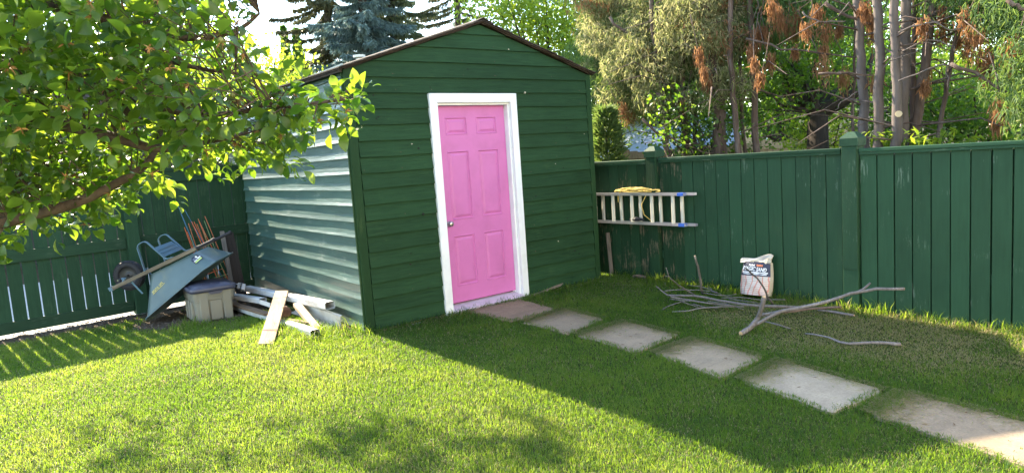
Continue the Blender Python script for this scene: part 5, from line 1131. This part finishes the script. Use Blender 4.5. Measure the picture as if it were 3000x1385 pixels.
# crossing bare branches seen against the foliage
XB = [([(170, 100), (240, 170), (340, 240), (450, 340)], 7.7, .02, 0), ([(440, 540), (520, 590), (640, 610), (700, 640)], 7.8, .016, 1), ([(360, 690), (440, 770), (560, 820), (680, 870), (770, 890)], 7.5, .018, 0), ([(960, 225), (1060, 250), (1160, 290), (1330, 300), (1480, 320), (1640, 335)], 7.8, .015, 5), ([(1290, 70), (1340, 110), (1400, 132), (1490, 125), (1540, 125)], 7.4, .010, 5), ([(1380, 430), (1500, 428), (1600, 432), (1700, 440)], 7.6, .015, 6), ([(1420, 20), (1500, 70), (1600, 110), (1690, 140)], 7.9, .022, 6), ([(1850, 190), (1960, 150), (2060, 130), (2120, 165), (2220, 165)], 7.4, .010, 7), ([(1850, 470), (1960, 430), (2080, 380), (2130, 385), (2140, 450), (2136, 530)], 7.5, .009, 7), ([(1870, 300), (1990, 235), (2090, 240), (2170, 270), (2185, 300)], 7.5, .009, 8), ([(2150, 370), (2290, 420), (2420, 510), (2580, 580)], 7.3, .018, 11), ([(1610, 530), (1560, 570), (1500, 610), (1480, 640)], 7.8, .008, 5), ([(2480, 0), (2540, 30), (2600, 60)], 6.8, .02, 11), ([(1760, 400), (1840, 340), (1960, 300)], 7.6, .008, 8)]
for path, D, r_, own_ in XB:
    root, base, _, _ = CROOT[own_]; D = drow(ZC(*path[1])[0]) + D - 8.05; P = [at(*ZC(x, y), D) - base for x, y in path]; k = len(P); Q = []
    for i in range(k - 1): Q += [P[i], (P[i] + P[i + 1]) / 2 + rng.normal(0, .012, 3)]
    Q.append(P[-1]); MB().tube(Q, [r_ * (1 - .55 * i / len(Q)) for i in range(len(Q))], 6, wob=.1).build('bare_branch', M_tbarkg if r_ < .012 else M_tbark, root, smooth=True)
# seedlings with feathery leaves just behind the fence
for px, py, D, lab in ((2640, 415, 8.0, 'feathery green seedling behind the fence cap beside the grey trunks'), (2745, 420, 7.75, 'larger feathery seedling right of the grey trunks')):
    b = at(px, py + 40, D); base = np.array([b[0], b[1], -.1]); root = empty('seedling', tuple(base), label=lab, cat='plant', group='seedlings behind the right fence'); m = MB(); PP = []
    for j in range(9):
        a = rng.uniform(0, 6.3); L_ = rng.uniform(.22, .42); top = at(px, py, D) + np.array([math.cos(a) * L_, math.sin(a) * L_, rng.uniform(-.08, .14)]); s0 = b + np.array([0, 0, -.05]); m.tube([(0, 0, 0), s0 - base, (s0 + top) / 2 - base + np.array([0, 0, .08]), top - base], [.008, .006, .004, .002], 4, caps=False)
        for t in np.linspace(.3, 1, 9): 
            q = s0 + (top - s0) * t + np.array([0, 0, .16 * t * (1 - t)]); w_ = unit(np.cross(top - s0, [0, 0, 1.])); PP += [q + w_ * .045, q - w_ * .045]
    m.build('stems', M_cgreen, root, kind='stuff'); V, F, k = leafquads(np.array(PP) - base, .10, flat=3, droop=.2, asp=.36); np_obj('leaflets', V, F, M_lime, np.repeat(rng.uniform(.0, .6, len(PP)), k), root, kind='stuff')

# ------------------------------------------------------------------ neighbouring buildings and fences
def frame_at(px, py, D, pxr):                              # origin under a sight line, x axis towards another sight line at the same distance
    a = at(px, py, D); b = at(pxr, py, D); return a, unit(np.array([b[0] - a[0], b[1] - a[1], 0]))
M_tan = m_wood('tan_fence_board', (.36, .27, .17), (.18, .13, .08), 2, .8, .4); M_roofb = m_plain('blue_grey_roof_sheet', (.30, .36, .46), .5, var=.1, scale=3, bump=.1)
pts = [at(1800, 470, 12.6), at(2560, 430, 15.5)]; dv = pts[1] - pts[0]; L_ = float(np.hypot(dv[0], dv[1])); tf = empty('neighbour_fence', (pts[0][0], pts[0][1], 0), math.atan2(dv[1], dv[0]), label='tan board fence of the far neighbour seen between the trunks', cat='fence')
bmsh = MB().box((0, -.012, -.2), (.145, .012, 1.50), j=.002).mesh('fence_board', M_tan)
for k in range(int(L_ / .152)):
    o = bpy.data.objects.new('fence_board', bmsh); link(o, tf); o.location = (k * .152, 0, .03 * math.sin(k * 1.7))
for z in (.3, 1.36): MB().box((0, -.05, z), (L_, -.013, z + .09)).build('fence_rail', M_tan, tf)
for k in range(int(L_ / 2.4) + 1):
    MB().box((k * 2.4, -.14, -.2), (k * 2.4 + .13, -.051, 1.62)).build('fence_post', M_tan, tf); MB().box((k * 2.4 - .02, -.16, 1.621), (k * 2.4 + .15, -.03, 1.66)).build('post_cap', M_tan, tf)
def house(lab, p0, ang, w_, d_, h, rise, wallm, roofm, over=.35, name='house', openings=(), cladding=None, fascia=None):
    root = empty(name, tuple(p0), ang, label=lab, cat=name.replace('_', ' '))
    MB().prism([(0, -.3), (w_, -.3), (w_, h), (w_ / 2, h + rise), (0, h)], 0, d_).build('walls', wallm, root)
    s_ = rise / (w_ / 2); rf_ = MB(); rf_.prism([(-over, h - s_ * over + .02), (w_ / 2, h + rise + .02), (w_ + over, h - s_ * over + .02), (w_ + over, h - s_ * over + .16), (w_ / 2, h + rise + .18), (-over, h - s_ * over + .16)], -over, d_ + over); r_ = rf_.build('roof', roofm, root)
    if fascia:
        for a, b in (((-over, h - s_ * over), (w_ / 2, h + rise)), ((w_ / 2, h + rise), (w_ + over, h - s_ * over))): MB().prism([a, b, (b[0], b[1] + .2), (a[0], a[1] + .2)], -over - .03, -over - .004).build('fascia', fascia, r_)
    if cladding:
        m_, pitch = cladding; n_ = int(w_ / pitch)
        for k in range(n_):
            x = k * pitch + pitch * .25; top = h + rise * (1 - abs(x - w_ / 2) / (w_ / 2)) - .05; MB().box((x, -.03, -.25), (x + pitch * .45, -.002, top)).build('cladding_batten', m_, root)
    for x0, z0, x1, z1 in openings:
        MB().box((x0, -.05, z0), (x1, -.005, z1)).build('window', M_white, root); q = MB().box((x0 + .06, -.056, z0 + .06), (x1 - .06, -.052, z1 - .06)).build('window_pane', m_plain('dark_glass', (.03, .035, .04), .08, var=0, bump=0), root)
    return root
M_brn = m_plain('dark_brown_cladding', (.040, .033, .033), .7, var=.1); M_brnf = m_plain('dark_brown_fascia', (.035, .028, .032), .55, var=.08); M_wall = m_plain('off_white_wall', (.62, .60, .56), .8, var=.05); M_asph = m_plain('grey_roof_shingles', (.14, .135, .15), .9, var=.25, scale=30, bump=.6)
house('dark brown house with ribbed cladding behind the left fence', (-12.2, 13.0, -.1), 0.0, 15.0, 6.0, 3.72, 1.75, M_brn, M_brnf, .28, cladding=(M_brn, .22), fascia=M_brnf)
p = at(1765, 470, 14.4); q = at(2140, 450, 14.4); house('low lane shed with blue-grey metal roof seen past the shed corner', (q[0], q[1], -.1), math.atan2(q[1] - p[1], q[0] - p[0]) + math.pi / 2, 4.2, float(np.hypot(q[0] - p[0], q[1] - p[1])), 1.40, .75, M_wall, M_roofb, .3, name='lane_shed')
p = at(2150, 470, 24); q = at(2420, 450, 24); house('tan house with brown roof glimpsed left of the dark forked tree', (p[0], p[1], -.1), math.atan2(q[1] - p[1], q[0] - p[0]), 7.0, 6.0, 2.3, 1.4, m_plain('tan_stucco', (.40, .31, .22), .85), m_plain('brown_roof', (.16, .11, .085), .9, var=.2), .4, openings=((1.0, .9, 2.2, 1.9),))
hb = house('bungalow with grey shingle roof, only its ridge showing over the shed eave', (3.6, 16.0, -.2), R(-18), 9.0, 7.0, 2.9, 1.55, M_wall, M_asph, .4, fascia=M_white)
b = at(1053, 168, 15.6); vp = empty('roof_vent', (b[0], b[1], b[2] - .75), label='small white roof vent pipe poking up behind the shed roof', cat='vent')
MB().tube([(0, 0, 0), (0, 0, .72)], .075, 12).build('vent_pipe', M_wall, vp, smooth=True); MB().tube([(0, 0, .74), (0, 0, .79)], [.13, .13], 12).build('vent_cap', M_wall, vp); MB().tube([(0, 0, .64), (0, 0, .67)], [.11, .11], 12).build('vent_collar', M_wall, vp)

# unseen pale house added behind the camera; its sunlit wall bounces warm light
hw_ = house('unseen pale house added behind the camera to bounce sun onto the shed', (7.5, -10.6, -.3), math.pi, 15.5, 8.0, 4.4, 2.0, m_plain('cream_bounce_siding', (.72, .66, .56), .7, var=.05), M_asph, .5, fascia=M_white, cladding=None, openings=((2.0, 1.0, 3.6, 2.3), (5.2, .3, 6.2, 2.4), (8.4, .9, 10.6, 2.4), (12.4, 1.0, 13.8, 2.2)))
for z in np.arange(.1, 4.3, .22): MB().prism([(.0, z), (15.5, z), (15.5, z + .21), (.0, z + .21)], -.028, -.003).build('siding_board', bpy.data.materials['cream_bounce_siding'], hw_)
